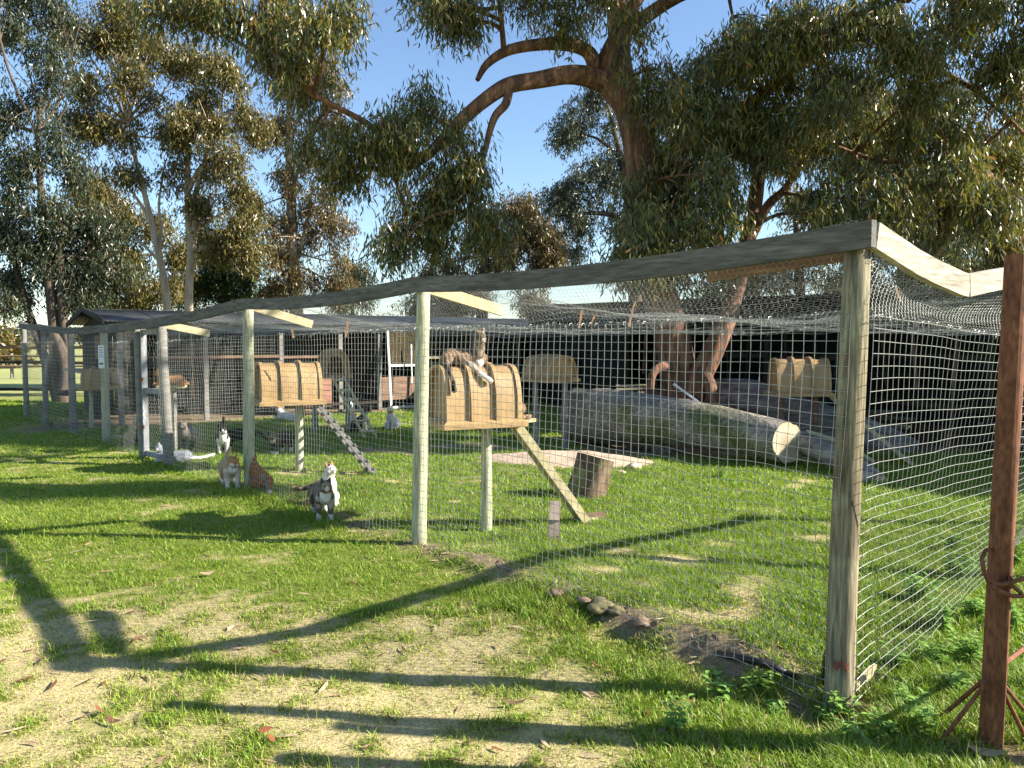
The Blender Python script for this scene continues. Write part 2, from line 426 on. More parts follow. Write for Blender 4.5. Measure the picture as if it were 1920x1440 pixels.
V2, F2, C2 = blades(560000, 4.6, 21, False)
GRASS = attrmat('grass_blade', rough=0.5, transl=0.35, spec=0.35, tmul=(1.15, 1.25, 0.6))
VV, FF = catm([(V1, F1), (V2, F2)])
go = npmesh('grass', VV, FF, GRASS, col=np.concatenate([C1, C2]))
props(go, 'short green and straw coloured lawn grass covering the ground', 'grass', kind='stuff')

# ================================================================== pen fence
front = thing('wire_fence', 'long welded wire fence on round pale posts with sagging rail, gate within it', 'fence', FP[0])
def wob(a, b, k=1.0): return (vnoise(a * 1.7, b * 1.7, 61) - 0.5) * 0.05 * k + (vnoise(a * 5, b * 5, 63) - 0.5) * 0.012 * k
def post(parent, base, top, r, name='post', mt=WOOD_POST, lean=(0, 0), n=14):
    m = MB(); pts = []; rad = []
    K = 9
    for k in range(K):
        f = k / (K - 1)
        pts.append(Vector(base) + Vector((lean[0] * f, lean[1] * f, -0.15 + (top - base[2] + 0.15) * f)) + Vector((random.uniform(-1, 1), random.uniform(-1, 1), 0)) * 0.003)
        rad.append(r * (1.06 - 0.14 * f))
    m.tube(pts, rad, n, rough=0.025)
    return build(name, m, mt, parent, smooth=True)
RP = [0.062, 0.058, 0.060, 0.065, 0.060, 0.060, 0.060, 0.052, 0.052]
WPOST = [WOOD_CORNER, WOOD_POST, WOOD_POST, WOOD_OLD, WOOD_OLD, WOOD_POST, WOOD_OLD, WOOD_OLD, WOOD_OLD]
LEAN = [(0.06, 0.03), (0.05, 0.0), (0.02, 0), (-0.07, 0), (-0.05, 0), (0, 0), (0, 0), (0, 0), (0, 0)]
TOPS = []
for i, p in enumerate(FP):
    b = Vector((p.x, p.y, gzf(p.x, p.y)))
    po = post(front, b, FZ[i] - 0.02, RP[i], mt=WPOST[i], lean=LEAN[i])
    TOPS.append(Vector((p.x + LEAN[i][0], p.y + LEAN[i][1], FZ[i])))
    if i == 0: corner_post = po; po['label'] = 'corner post with a smear of red paint near its foot'
# red paint smear on the corner post: a thin shell
m = MB(); pz = [dp(1560, 1244, FP[0].y).z, dp(1560, 1231, FP[0].y).z]
vs = []; K = 9
for k in range(K):
    th = R(225 + k * 7.5)
    for j, z in enumerate(pz):
        zz = z + (0.010 * math.sin(k * 2.3 + j * 1.4)) + 0.004 * math.sin(k * 5.1)
        vs.append((FP[0].x + 0.004 + 0.0672 * math.cos(th), FP[0].y + 0.002 + 0.0672 * math.sin(th), zz))
m.add(vs, [(2 * k, 2 * k + 2, 2 * k + 3, 2 * k + 1) for k in range(K - 1)])
build('paint_mark', m, mat('faded_red_paint', [(0.35, (0.12, 0.07, 0.05)), (0.6, (0.24, 0.07, 0.055))], scale=40, rough=0.9, bump=0.3), corner_post)
OUT = -NIN
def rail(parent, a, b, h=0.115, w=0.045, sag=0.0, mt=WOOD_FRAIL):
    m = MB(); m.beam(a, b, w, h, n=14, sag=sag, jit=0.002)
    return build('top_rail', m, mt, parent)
SAG = [0.055, 0.05, 0.02, 0.0, 0.02, 0.02, 0.01, 0.02]
for i in range(len(TOPS) - 1):
    a = TOPS[i] + OUT * (RP[i] + 0.012) + Vector((0, 0, -0.058)); b = TOPS[i + 1] + OUT * (RP[i + 1] + 0.012) + Vector((0, 0, -0.058))
    d = (b - a).normalized()
    if i == 0: a = a - d * 0.10
    b = b + d * 0.004 * (i % 2)
    rail(front, a, b, sag=SAG[i])
# short braces from the post heads into the pen
for i, ln, dz in ((1, 0.75, 0.17), (2, 0.72, 0.2), (3, 0.6, 0.12)):
    m = MB(); a = TOPS[i] + Vector((0, 0, -0.07)); m.beam(a, a + RDIR * ln + Vector((0, 0, -dz)), 0.04, 0.09, n=3)
    build('brace', m, WOOD_PALE, front)
m = MB(); a = TOPS[0] + LDIR * 0.06 + NIN * 0.085 + Vector((0, 0, -0.10)); b = TOPS[0] + LDIR * 0.85 + NIN * 0.10 + Vector((0, 0, -0.155)); m.beam(a, b, 0.035, 0.09, n=2); build('brace', m, WOOD_BROWN, front)

def mesh_panel(parent, base, top, nT, nH, r=0.0016, spacing=0.054, bulge=None, hook=True, name='wire_mesh', gapf=None):
    """base/top: functions of distance t; welded mesh of upright and level wires"""
    Lt = nT * spacing
    K = 13
    ts = np.arange(nT + 1) * spacing
    def surf(t, f):
        t = np.asarray(t, float); f = np.asarray(f, float)
        B = base(t); T = top(t)
        P = B + (T - B) * f[..., None]
        w = wob(t, f * 1.8) * np.sin(np.pi * np.clip(f, 0.02, 1)) ** 0.5
        P = P + np.array(NRM)[None, :] * w[..., None] if P.ndim == 2 else P + np.array(NRM) * w[..., None]
        P[..., 2] += (vnoise(t * 3.1, f * 5, 71) - 0.5) * 0.014
        along = (vnoise(t * 1.1, f * 2.4, 73) - 0.5) * 0.035
        P = P + np.array(DIRV) * along[..., None]
        if bulge is not None: P = P + bulge(t, f)
        return P
    NRM, DIRV = mesh_panel.nrm, mesh_panel.dirv
    f = np.linspace(0, 1, K)
    Tg, Fg = np.meshgrid(ts, f, indexing='ij')
    PV = surf(Tg, Fg)
    L = [nptubes(PV, r)]
    hs = np.linspace(0, 1, nH + 1)
    tt = np.linspace(0, Lt, max(8, int(Lt / 0.12)))
    Hg, Tg2 = np.meshgrid(hs, tt, indexing='ij')
    PH = surf(Tg2, Hg)
    L.append(nptubes(PH, r))
    if hook:
        top_ = surf(ts, np.ones_like(ts)); q = rng.normal(0, 1, (len(ts), 3)) * 0.004
        P = np.stack([top_, top_ + np.array([0, 0, 0.012]) + q, top_ + np.array(OUT) * 0.014 + np.array([0, 0, 0.010]) + q, top_ + np.array(OUT) * 0.02 + np.array([0, 0, -0.014]) + q * 2], 1)
        L.append(nptubes(P, r))
    V, F = catm(L)
    o = npmesh(name, V, F, WIRE, parent); o['kind'] = 'stuff'
    return o
# distance table along the front posts
cum = [0.0]
for i in range(8): cum.append(cum[-1] + (FP[i + 1] - FP[i]).length)
cumA = np.array(cum)
fx = np.array([p.x for p in FP]); fy = np.array([p.y for p in FP])
lx_ = np.array([l[0] for l in LEAN]); ly_ = np.array([l[1] for l in LEAN])
MZ = np.array([1.71, 1.70, 1.66, 1.60, 1.6, 1.6, 1.6, 1.6, 1.6])
OFF = np.array(OUT) * 0.068
def f_base(t):
    x = np.interp(t, cumA, fx); y = np.interp(t, cumA, fy)
    return np.stack([x + OFF[0], y + OFF[1], gz(x, y) + 0.02 + 0 * x], -1)
def f_top(t):
    x = np.interp(t, cumA, fx + lx_); y = np.interp(t, cumA, fy + ly_)
    return np.stack([x + OFF[0], y + OFF[1], np.interp(t, cumA, MZ)], -1)
mesh_panel.nrm, mesh_panel.dirv = tuple(NIN), tuple(LDIR)
def seg(fn, t0): return lambda t: fn(np.asarray(t) + t0)
n1 = int(cum[3] / 0.054)
mesh_panel(front, f_base, f_top, n1, 32)
n2_ = int((cum[8] - cum[4]) / 0.07)
mesh_panel(front, seg(f_base, cum[4]), seg(f_top, cum[4]), n2_, 24, spacing=0.07, r=0.0014)

def hexnet(name, surf, La, Lb, w, r, parent, mt=NETW, jit=0.1, hole=None):
    """hexagonal netting over surf(a, b), a in 0..La, b in 0..Lb"""
    H = w * 0.72; hh = w * 0.36
    ni = int(La / (w / 2)); nj = int(Lb / H)
    I, J = np.meshgrid(np.arange(ni + 1), np.arange(nj + 1), indexing='ij')
    par = (I + J) % 2
    A = I * (w / 2) + rng.normal(0, jit * w * 0.25, I.shape); B = J * H + par * hh + rng.normal(0, jit * w * 0.25, I.shape)
    P = surf(A, B)
    E0 = P[:-1, :].reshape(-1, 3); E1 = P[1:, :].reshape(-1, 3)
    up = par[:, :-1] == 1
    U0 = P[:, :-1][up]; U1 = P[:, 1:][up]
    S = np.concatenate([E0, U0]); T = np.concatenate([E1, U1])
    if hole is not None:
        k = hole((S + T) / 2); S = S[k]; T = T[k]
    V, F = nptubes(np.stack([S, T], 1), r, sides=3)
    o = npmesh(name, V, F, mt, parent); o['kind'] = 'stuff'
    return o
topz = np.array([p.z for p in TOPS]); topx = np.array([p.x for p in TOPS]); topy = np.array([p.y for p in TOPS])
SAGA = np.array(SAG + [0])
def rail_pt(t):
    i = np.clip(np.searchsorted(cumA, t, side='right') - 1, 0, 7)
    f = (t - cumA[i]) / (cumA[i + 1] - cumA[i])
    return np.stack([np.interp(t, cumA, topx), np.interp(t, cumA, topy), np.interp(t, cumA, topz) - SAGA[i] * 4 * f * (1 - f)], -1)
def strip_surf(a, b):
    top = rail_pt(a); f = b / 0.40
    lo = np.stack([top[..., 0], top[..., 1], np.interp(a, cumA, MZ) + 0 * a], -1)
    P = lo + (top - lo) * f[..., None] + np.array(OFF) * 0.9
    P = P + np.array(NIN) * (0.05 * np.sin(np.pi * np.clip(f, 0, 1)) * (0.4 + fbm(a * 1.3, b * 4, 91, 2)))[..., None]
    return P
hexnet('chicken_wire', strip_surf, cum[3] - 0.02, 0.40, 0.034, 0.0007, front)
hexnet('chicken_wire', lambda a, b: strip_surf(a + cum[4], b), cum[8] - cum[4] - 0.05, 0.40, 0.05, 0.0007, front)

# gate in the front fence between its fourth and fifth posts
g0, g1 = FP[4], FP[3]
gate = thing('wire_gate', 'narrow weathered pen gate with wire infill between two grey posts', 'gate', ((g0 + g1) / 2))
gd = (g1 - g0); gl = gd.length; gd.normalize()
ga = g0 + gd * 0.085; gb = g1 - gd * 0.085
GATEW = mat('flaking_white_paint', [(0.3, (0.12, 0.115, 0.11)), (0.5, (0.24, 0.25, 0.265)), (0.75, (0.40, 0.42, 0.44))], scale=14, stretch=(1, 1, 0.2), rough=0.8, bump=0.4)
for q in (ga, gb):
    m = MB(); m.beam(q + Vector((0, 0, 0.06)), q + Vector((0, 0, 1.78)), 0.05, 0.07, up=NIN, n=6, jit=0.002); stile_ = build('stile', m, GATEW, gate)
    if q is ga: hinge_stile = stile_
for z in (0.09, 0.95, 1.74):
    m = MB(); m.beam(ga + gd * 0.02 + Vector((0, 0, z)), gb - gd * 0.02 + Vector((0, 0, z)), 0.04, 0.07, n=3); build('cross_rail', m, GATEW, gate)
for z in (0.45, 1.1):
    m = MB(); m.box(ga + OUT * 0.035 + Vector((0, 0, z)), (0.10, 0.012, 0.05), math.atan2(gd.y, gd.x)); build('hinge', m, RUST, hinge_stile)
def gate_surf(a, b):
    P = np.array(ga)[None, None] + np.array(gd) * a[..., None]; P = P + np.array(OUT) * 0.03; P[..., 2] = 0.12 + b; return P
hexnet('chicken_wire', gate_surf, (gb - ga).length, 0.8, 0.06, 0.0013, gate)
def gate_surf2(a, b): 
    P = gate_surf(a, b); P[..., 2] += 0.84; return P
hexnet('chicken_wire', gate_surf2, (gb - ga).length, 0.76, 0.10, 0.0009, gate)

# ------------------------------------------------------------------ side fence
side = thing('wire_fence', 'welded wire side fence behind the rusty pole, its grey rail dipping to a joint', 'fence', FP[0] + RDIR * 0.2)
SR = -Vector((-RDIR.y, RDIR.x, 0)); SR = SR if SR.y < 0 else -SR       # outward of the side fence
tJ = min((k * 0.01 for k in range(300)), key=lambda t: abs(960 + FPX * (FP[0] + RDIR * t + SR * 0.07).x / (FP[0] + RDIR * t + SR * 0.07).y - 1806))
e0 = TOPS[0] + SR * 0.07 + Vector((0, 0, -0.058)) - RDIR * 0.005
e1 = FP[0] + RDIR * tJ + SR * 0.07; e1.z = dp(1806, 536, e1.y).z
e2 = FP[0] + RDIR * 3.0 + SR * 0.07; e2.z = 2.10
WOOD_RAIL2 = WOOD_OLD
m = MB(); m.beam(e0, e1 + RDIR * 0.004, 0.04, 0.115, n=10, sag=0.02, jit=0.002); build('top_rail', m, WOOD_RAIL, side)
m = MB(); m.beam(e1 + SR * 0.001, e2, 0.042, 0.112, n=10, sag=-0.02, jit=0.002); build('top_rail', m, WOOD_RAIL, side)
eb = FP[0] + RDIR * 3.02
post(side, (eb.x, eb.y, gzf(eb.x, eb.y)), 2.13, 0.06)
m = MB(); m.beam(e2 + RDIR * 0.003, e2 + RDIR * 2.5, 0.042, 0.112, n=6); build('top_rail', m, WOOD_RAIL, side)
ec = FP[0] + RDIR * 5.45; post(side, (ec.x, ec.y, gzf(ec.x, ec.y)), 2.13, 0.06)
SOFF = np.array(SR) * 0.068
P0n = np.array(FP[0]); Rn = np.array(RDIR)
def s_base(t):
    P = P0n + Rn * np.asarray(t)[..., None] + SOFF
    P[..., 2] = gz(P[..., 0], P[..., 1]) + 0.03
    return P
def s_top(t):
    P = P0n + Rn * np.asarray(t)[..., None] + SOFF
    P[..., 0] += LEAN[0][0] * np.clip(1 - np.asarray(t), 0, 1)
    P[..., 2] = 1.71 - 0.05 * np.clip(np.asarray(t), 0, 3); return P
def s_bulge(t, f):                      # the skirt of the mesh is pushed into the pen and up
    k = np.clip(t / 3.2, 0, 1) ** 1.2 * (1 - f) ** 1.2
    B = np.zeros(np.shape(t) + (3,)); B += (-np.array(SR)) * (0.55 * k)[..., None]; B[..., 2] += 0.10 * k
    return B
mesh_panel.nrm, mesh_panel.dirv = tuple(-SR), tuple(RDIR)
mesh_panel(side, s_base, s_top, 100, 32, bulge=s_bulge)
def side_strip(a, b):
    f = b / 0.42
    lo = s_top(a); hz = np.interp(a, [0, tJ, 3.0, 5.4], [TOPS[0].z - 0.06, e1.z - 0.02, 2.06, 2.06])
    P = lo.copy(); P[..., 2] = lo[..., 2] + (hz - lo[..., 2]) * f
    return P + np.array(-SR) * (0.06 * np.sin(np.pi * np.clip(f, 0, 1)) * (0.5 + fbm(a * 2, b * 5, 93, 2)))[..., None]
hexnet('chicken_wire', side_strip, 5.4, 0.42, 0.034, 0.0009, side)

# ------------------------------------------------------------------ roof netting over the pen
net = thing('roof_netting', 'sagging chicken wire netting stretched over the top of the cat pen', 'netting', FP[0] + NIN * 0.3 + Vector((0, 0, 2)))
def net_surf_t(t0):
    def f(a, b):
        top = rail_pt(np.clip(a + t0, 0, cumA[-1]))
        P = top + Rn * b[..., None]
        ph = np.interp(a + t0, cumA, np.arange(9) * math.pi)
        sagp = 0.13 + 0.10 * np.abs(np.sin(ph)) + 0.14 * (fbm((a + t0) * 0.8, b * 0.8, 97, 3) - 0.4)
        P[..., 2] = 2.02 + (top[..., 2] - 2.02) * np.exp(-b / 0.8) - sagp * sstep(0.0, 1.3, b) - 0.10 * sstep(1, 6, b) + 0.06 * sstep(3, 8, b)
        P[..., 2] += 0.05 * (fbm((a + t0) * 3, b * 3, 99, 2) - 0.5)
        return P
    return f
hexnet('netting_sheet', net_surf_t(0.0), cum[1] + 0.2, 3.2, 0.040, 0.0007, net, jit=0.35)
hexnet('netting_sheet', net_surf_t(cum[1]), cum[3] - cum[1], 3.4, 0.055, 0.0008, net, jit=0.35)
hexnet('netting_sheet', net_surf_t(cum[3]), cum[6] - cum[3], 3.0, 0.10, 0.0007, net, jit=0.3)
def far_net(a, b): return net_surf_t(0.0)(a, b + 3.2)
hexnet('netting_sheet', far_net, cum[3], 4.4, 0.14, 0.0006, net, jit=0.4)
# straining wires that carry the netting
L = []
for b in (0.9, 1.8, 3.0, 4.4, 6.0):
    a = np.linspace(0, cum[5], 60); L.append(nptubes(net_surf_t(0.0)(a, b + 0 * a)[None], 0.0016))
V, F = catm(L); o = npmesh('straining_wire', V, F, WIRE, net); o['kind'] = 'stuff'
# ================================================================== sheds along the back of the pen
def boards(parent, a, b, z0, z1, bh, mt, name='board', th=0.022, gap=0.006, jit=0.004, out=None):
    """level boards between two uprights, one object each"""
    a = Vector(a); b = Vector(b); z = z0
    while z + bh * 0.6 < z1:
        h = min(bh, z1 - z) - gap
        m = MB(); q = Vector((0, 0, z + h / 2))
        m.beam(a + q + Vector((0, 0, random.uniform(-jit, jit))), b + q + Vector((0, 0, random.uniform(-jit, jit))), th, h, n=2, jit=jit * 0.5)
        o = build(name, m, mt, parent)
        z += bh
def ups(parent, a, b, z0, z1, bw, mt, name='board', th=0.02, gap=0.008):
    a = Vector(a); b = Vector(b); d = (b - a); n = max(1, int(d.length / bw)); d.normalize(); w = (b - a).length / n
    for k in range(n):
        m = MB(); c = a + d * (w * (k + 0.5)); dz = random.uniform(-0.02, 0.02)
        m.beam(c + Vector((0, 0, z0)), c + Vector((0, 0, z1 + dz)), th, w - gap, up=d, n=1)
        build(name, m, mt, parent)
def tin_sheet(parent, e0, e1, r0, r1, mt=TIN, pitch=0.076, amp=0.009, name='roof_sheet'):
    """one corrugated sheet: eave corners e0 e1, ridge corners r0 r1"""
    e0, e1, r0, r1 = map(Vector, (e0, e1, r0, r1)); n = max(6, int((e1 - e0).length / pitch * 4)); nrm = (e1 - e0).cross(r0 - e0).normalized()
    if nrm.z < 0: nrm = -nrm
    vs = []
    for k in range(n + 1):
        f = k / n; w = nrm * (amp * math.sin(k * math.pi / 2))
        vs += [e0.lerp(e1, f) + w, r0.lerp(r1, f) + w]
    m = MB(); m.add(vs, [(2 * k, 2 * k + 2, 2 * k + 3, 2 * k + 1) for k in range(n)])
    o = build(name, m, mt, parent, smooth=True)
    md = o.modifiers.new('thick', 'SOLIDIFY'); md.thickness = 0.004
    return o
LA = (A1 - A0).length
shedA = thing('long_shed', 'long low wooden shed under a lit corrugated tin gable roof behind the cat houses', 'shed', A0)
ZE, ZR, WD = 2.00, 2.30, 4.0
SHA = lambda t, n, z: A0 + RA * t + NA * n + Vector((0, 0, z))
# posts and beams of the open front
tp = [0.0, 1.6, 3.2, 4.6, 5.6, 6.9, 8.3, 9.8, LA]
for k, t in enumerate(tp):
    m = MB(); m.beam(SHA(t, 0, -0.1), SHA(t, 0, ZE - 0.03), 0.09, 0.09, up=RA, n=3, jit=0.004); build('post', m, WOOD_OLD if k != 5 else WOOD_BROWN, shedA)
m = MB(); m.beam(SHA(-0.2, -0.06, ZE - 0.09), SHA(LA + 0.2, -0.06, ZE - 0.09), 0.04, 0.13, n=8, jit=0.004); build('eave_beam', m, WOOD_OLD, shedA)
for k in range(12):                        # roof sheets, front and back slope
    t0, t1 = -0.3 + k * (LA + 0.6) / 12, -0.3 + (k + 1) * (LA + 0.6) / 12 + 0.05
    dz = 0.006 * (k % 2)
    tin_sheet(shedA, SHA(t0, -0.3, ZE + dz), SHA(t1, -0.3, ZE + dz), SHA(t0, WD / 2, ZR + dz), SHA(t1, WD / 2, ZR + dz))
    tin_sheet(shedA, SHA(t0, WD + 0.25, ZE + dz), SHA(t1, WD + 0.25, ZE + dz), SHA(t0, WD / 2 + .004, ZR + .004 + dz), SHA(t1, WD / 2 + .004, ZR + .004 + dz))
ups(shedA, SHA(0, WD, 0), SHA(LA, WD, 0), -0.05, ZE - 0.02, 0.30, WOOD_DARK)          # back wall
# gable end wall: uprights that follow the roof
n = 14
for k in range(n):
    a_, b_ = WD * k / n + 0.01, WD * (k + 1) / n - 0.01; c = (a_ + b_) / 2
    zt = ZE + (ZR - ZE) * (1 - abs(c - WD / 2) / (WD / 2)) - 0.05
    if k < 5: z0 = 1.72
    else: z0 = -0.05
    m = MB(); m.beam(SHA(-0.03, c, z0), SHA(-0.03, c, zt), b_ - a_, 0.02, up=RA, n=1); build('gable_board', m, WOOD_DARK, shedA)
m = MB(); m.beam(SHA(-0.32, -0.3, ZE + 0.0), SHA(-0.32, WD / 2, ZR + 0.0), 0.03, 0.10, n=2); build('barge_board', m, WOOD_DARK, shedA)
m = MB(); m.beam(SHA(-0.32, WD + 0.25, ZE + 0.0), SHA(-0.32, WD / 2 + 0.005, ZR + 0.0), 0.03, 0.10, n=2); build('barge_board', m, WOOD_DARK, shedA)
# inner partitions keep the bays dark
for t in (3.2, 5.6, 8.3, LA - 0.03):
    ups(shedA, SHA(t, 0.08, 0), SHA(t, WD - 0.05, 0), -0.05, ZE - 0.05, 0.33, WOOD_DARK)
# low wall of brown sleepers, upper rails and wire of the right-hand bays
for (ta, tb, zt) in ((5.66, 6.84, 0.78), (6.96, 8.24, 0.80), (8.36, 9.74, 0.80)):
    boards(shedA, SHA(ta, -0.005, 0), SHA(tb, -0.005, 0), 0.22, zt, 0.145, WOOD_BROWN, th=0.045)
for (ta, tb, z) in ((0.05, 3.15, 1.30), (6.96, 9.74, 1.22), (3.25, 4.55, 1.28)):
    m = MB(); m.beam(SHA(ta, -0.02, z), SHA(tb, -0.02, z), 0.04, 0.06, n=3, jit=0.003); build('rail', m, WOOD_PALE if z == 1.22 else WOOD_BROWN, shedA)
m = MB(); m.beam(SHA(7.3, -0.08, 0.9), SHA(8.9, -0.08, 1.75), 0.03, 0.14, n=2); build('diagonal_board', m, WOOD_BROWN, shedA)
m = MB(); m.beam(SHA(6.9, -0.10, 0.35), SHA(6.9, -0.10, 0.95), 0.10, 0.10, up=RA, n=2); build('stub_post', m, WOOD_PALE, shedA)
boards(shedA, SHA(3.5, -0.06, 0), SHA(4.35, -0.06, 0), 0.15, 0.98, 0.12, mat('red_brown_boards', [(0.3, (0.22, 0.10, 0.065)), (0.7, (0.36, 0.19, 0.13))], scale=9, stretch=(.4, .4, 2), bump=0.4), name='panel_board')
mesh_panel.nrm, mesh_panel.dirv = tuple(NA), tuple(RA)
def a_b(t0, z): return lambda t: np.array(A0) + np.array(RA) * (np.asarray(t)[..., None] + t0) + np.array(NA) * 0.03 + np.array([0, 0, z])
mesh_panel(shedA, a_b(6.9, 0.8), a_b(6.9, 1.95), 40, 14, spacing=0.07, r=0.0022, hook=False)
mesh_panel(shedA, a_b(0.05, 0.1), a_b(0.05, 1.95), 45, 26, spacing=0.07, r=0.0022, hook=False)
# shelf boards and a wall panel in the gable end bay
for z, w in ((1.02, 1.5),):
    m = MB(); m.beam(SHA(-0.35, 0.5, z), SHA(-0.35, 2.6, z), 0.6, 0.035, n=2); build('shelf', m, WOOD_PALE, shedA)
m = MB(); m.beam(SHA(-0.05, 2.0, 1.25), SHA(-0.05, 2.0, 1.75), 0.55, 0.02, up=RA, n=1); build('wall_panel', m, WOOD_BROWN, shedA)

# things standing by the long shed
doorT = thing('screen_door', 'white framed wire screen door leaning on the shed front', 'door', SHA(6.05, -0.18, 0))
WHITE = plain('white_paint', (0.72, 0.73, 0.72), 0.6, var=0.06)
d0, d1 = 5.75, 6.6
for t in (d0, d1):
    m = MB(); m.beam(SHA(t, -0.30, 0.02), SHA(t, -0.14, 1.92), 0.05, 0.03, up=NA, n=1); build('stile', m, WHITE, doorT)
for z in (0.06, 1.05, 1.90):
    y_ = -0.30 + 0.16 * z / 1.92
    m = MB(); m.beam(SHA(d0 + 0.027, y_, z), SHA(d1 - 0.027, y_, z), 0.028, 0.05, n=1); build('cross_rail', m, WHITE, doorT)
def dsurf(t, z): return (np.array(A0) + np.array(RA) * t[..., None] + np.array(NA) * (-0.285 + 0.16 * z / 1.92)[..., None] + np.stack([0 * t, 0 * t, z], -1))
tt = np.linspace(d0, d1, 26); zz = np.linspace(1.07, 1.9, 36)
P1_ = dsurf(tt[:, None] + 0 * zz[None, ::35], 0 * tt[:, None] + zz[None, ::35]); P2_ = dsurf(0 * zz[:, None] + tt[None, ::25], zz[:, None] + 0 * tt[None, ::25])
V, F = catm([nptubes(P1_, 0.0016), nptubes(P2_, 0.0016)])
o = npmesh('screen_wire', V, F, plain('brass_wire', (0.34, 0.27, 0.14), 0.6), doorT); o['kind'] = 'stuff'
m = MB(); m.beam(SHA(6.28, -0.36, 0.62), SHA(6.28, -0.34, 1.55), 0.03, 0.02, up=NA, n=1); build('loose_slat', m, WHITE, doorT)

crate = thing('plastic_crate', 'pale blue grey plastic tub with a dark navy base on the ground by the shed', 'crate', SHA(7.6, -0.45, 0))
BLUEP = plain('pale_blue_plastic', (0.36, 0.42, 0.52), 0.5, var=0.1); NAVY = plain('navy_plastic', (0.02, 0.03, 0.12), 0.5)
aR = math.atan2(RA.y, RA.x)
m = MB(); c = SHA(7.6, -0.45, 0); hx, hy = 0.42, 0.28
m.hexa([c + RA * x * hx * s + NA * y * hy * s + Vector((0, 0, z)) for z, s in ((0.0, 1.0), (0.26, 1.06)) for x, y in ((-1, -1), (1, -1), (1, 1), (-1, 1))]); build('base', m, NAVY, crate)
m = MB(); m.hexa([c + RA * x * hx * s + NA * y * hy * s + Vector((0, 0, z)) for z, s in ((0.262, 1.0), (0.58, 0.86)) for x, y in ((-1, -1), (1, -1), (1, 1), (-1, 1))]); build('hood', m, BLUEP, crate)
m = MB(); m.hexa([c + RA * x * hx * s + NA * y * hy * s + Vector((0, 0, z)) for z, s in ((0.235, 1.10), (0.262, 1.10)) for x, y in ((-1, -1), (1, -1), (1, 1), (-1, 1))]); build('rim', m, BLUEP, crate)

def bottle(name, label, cat, p, r, h, c1, c2, group=None):
    t = thing(name, label, cat, p)
    prof = [(0.02, r * 0.92), (0.08, r), (0.62, r), (0.78, r * 0.55), (0.84, r * 0.35)]
    m = MB(); m.tube([Vector(p) + Vector((0, 0, f * h)) for f, _ in prof], [q for _, q in prof], 12); build('body', m, plain(name + '_plastic', c1, 0.3), t, smooth=True)
    m = MB(); m.tube([Vector(p) + Vector((0, 0, f * h)) for f in (0.83, 1.0)], [r * 0.45, r * 0.42], 10); build('cap', m, plain(name + '_cap', c2, 0.4), t)
p = SHA(6.35, -0.65, 0); p.z = gzf(p.x, p.y)
bottle('water_drum', 'small grey drum with red cap standing by the screen door', 'drum', p, 0.10, 0.42, (0.14, 0.16, 0.19), (0.45, 0.03, 0.03))
p = SHA(4.55, -0.55, 0); p.z = gzf(p.x, p.y)
bottle('plastic_bottle', 'pale blue plastic bottle on the ground beside the red brown panel', 'bottle', p, 0.085, 0.36, (0.32, 0.48, 0.55), (0.6, 0.6, 0.6))
p = SHA(4.1, -0.45, 0)
ben = thing('low_bench', 'low dark plank bench in front of the red brown boarded panel', 'bench', p)
m = MB(); m.beam(SHA(3.3, -0.42, 0.22), SHA(5.3, -0.42, 0.22), 0.3, 0.04, n=2); build('seat', m, WOOD_DARK, ben)
for t in (3.5, 5.1):
    m = MB(); m.beam(SHA(t, -0.42, -0.03), SHA(t, -0.42, 0.2), 0.05, 0.22, up=NA, n=1); build('leg', m, WOOD_DARK, ben)

# open shed along the right of the pen
B0 = Vector((1.9, 19.6, 0)); B1 = Vector((9.6, 8.2, 0)); RB = (B1 - B0).normalized(); NB = Vector((-RB.y, RB.x, 0)); NB = NB if NB.x > 0 else -NB
B0 = B0 - RB * 1.7 - NB * 0.5; B1 = B1 - NB * 0.9; RB = (B1 - B0).normalized(); LB = (B1 - B0).length
shedB = thing('open_shed', 'dark open fronted shed with shade cloth walls behind the big tree and logs', 'shed', B0)
def SHB(t, n, z): return B0 + RB * t + NB * n + Vector((0, 0, z))
def zb(t): return 2.46 - 0.28 * t / LB
CLOTH = mat('green_shade_cloth', [(0.3, (0.007, 0.010, 0.009)), (0.7, (0.014, 0.020, 0.017))], scale=60, rough=0.95, bump=0.2)
for k in range(9):
    t = LB * k / 8
    m = MB(); m.tube([SHB(t, 0, -0.1), SHB(t, 0, 1.0), SHB(t, 0, zb(t) - 0.02)], [0.06, 0.055, 0.05], 10, rough=0.03); build('post', m, WOOD_DARK, shedB, smooth=True)
    m = MB(); m.beam(SHB(t + 0.1, -0.35, zb(t) + 0.03), SHB(t + 0.1, 3.4, zb(t) + 0.12), 0.04, 0.10, n=1); build('rafter', m, WOOD_DARK, shedB)
m = MB(); m.beam(SHB(-0.2, -0.08, zb(0) - 0.06), SHB(LB, -0.08, zb(LB) - 0.06), 0.04, 0.15, n=10, jit=0.01); build('eave_beam', m, WOOD_DARK, shedB)
TIN_OLD = mat('old_dark_tin', [(0.3, (0.05, 0.05, 0.05)), (0.7, (0.12, 0.115, 0.11))], scale=4, rough=0.7, metal=0.3, bump=0.1)
for k in range(14):
    t0, t1 = -0.3 + k * (LB + 0.4) / 14, -0.3 + (k + 1) * (LB + 0.4) / 14 + 0.05; dz = 0.09 + 0.007 * (k % 2)
    tin_sheet(shedB, SHB(t0, -0.45, zb(t0) + dz), SHB(t1, -0.45, zb(t1) + dz), SHB(t0, 3.5, zb(t0) + dz + 0.12), SHB(t1, 3.5, zb(t1) + dz + 0.12), TIN_OLD)
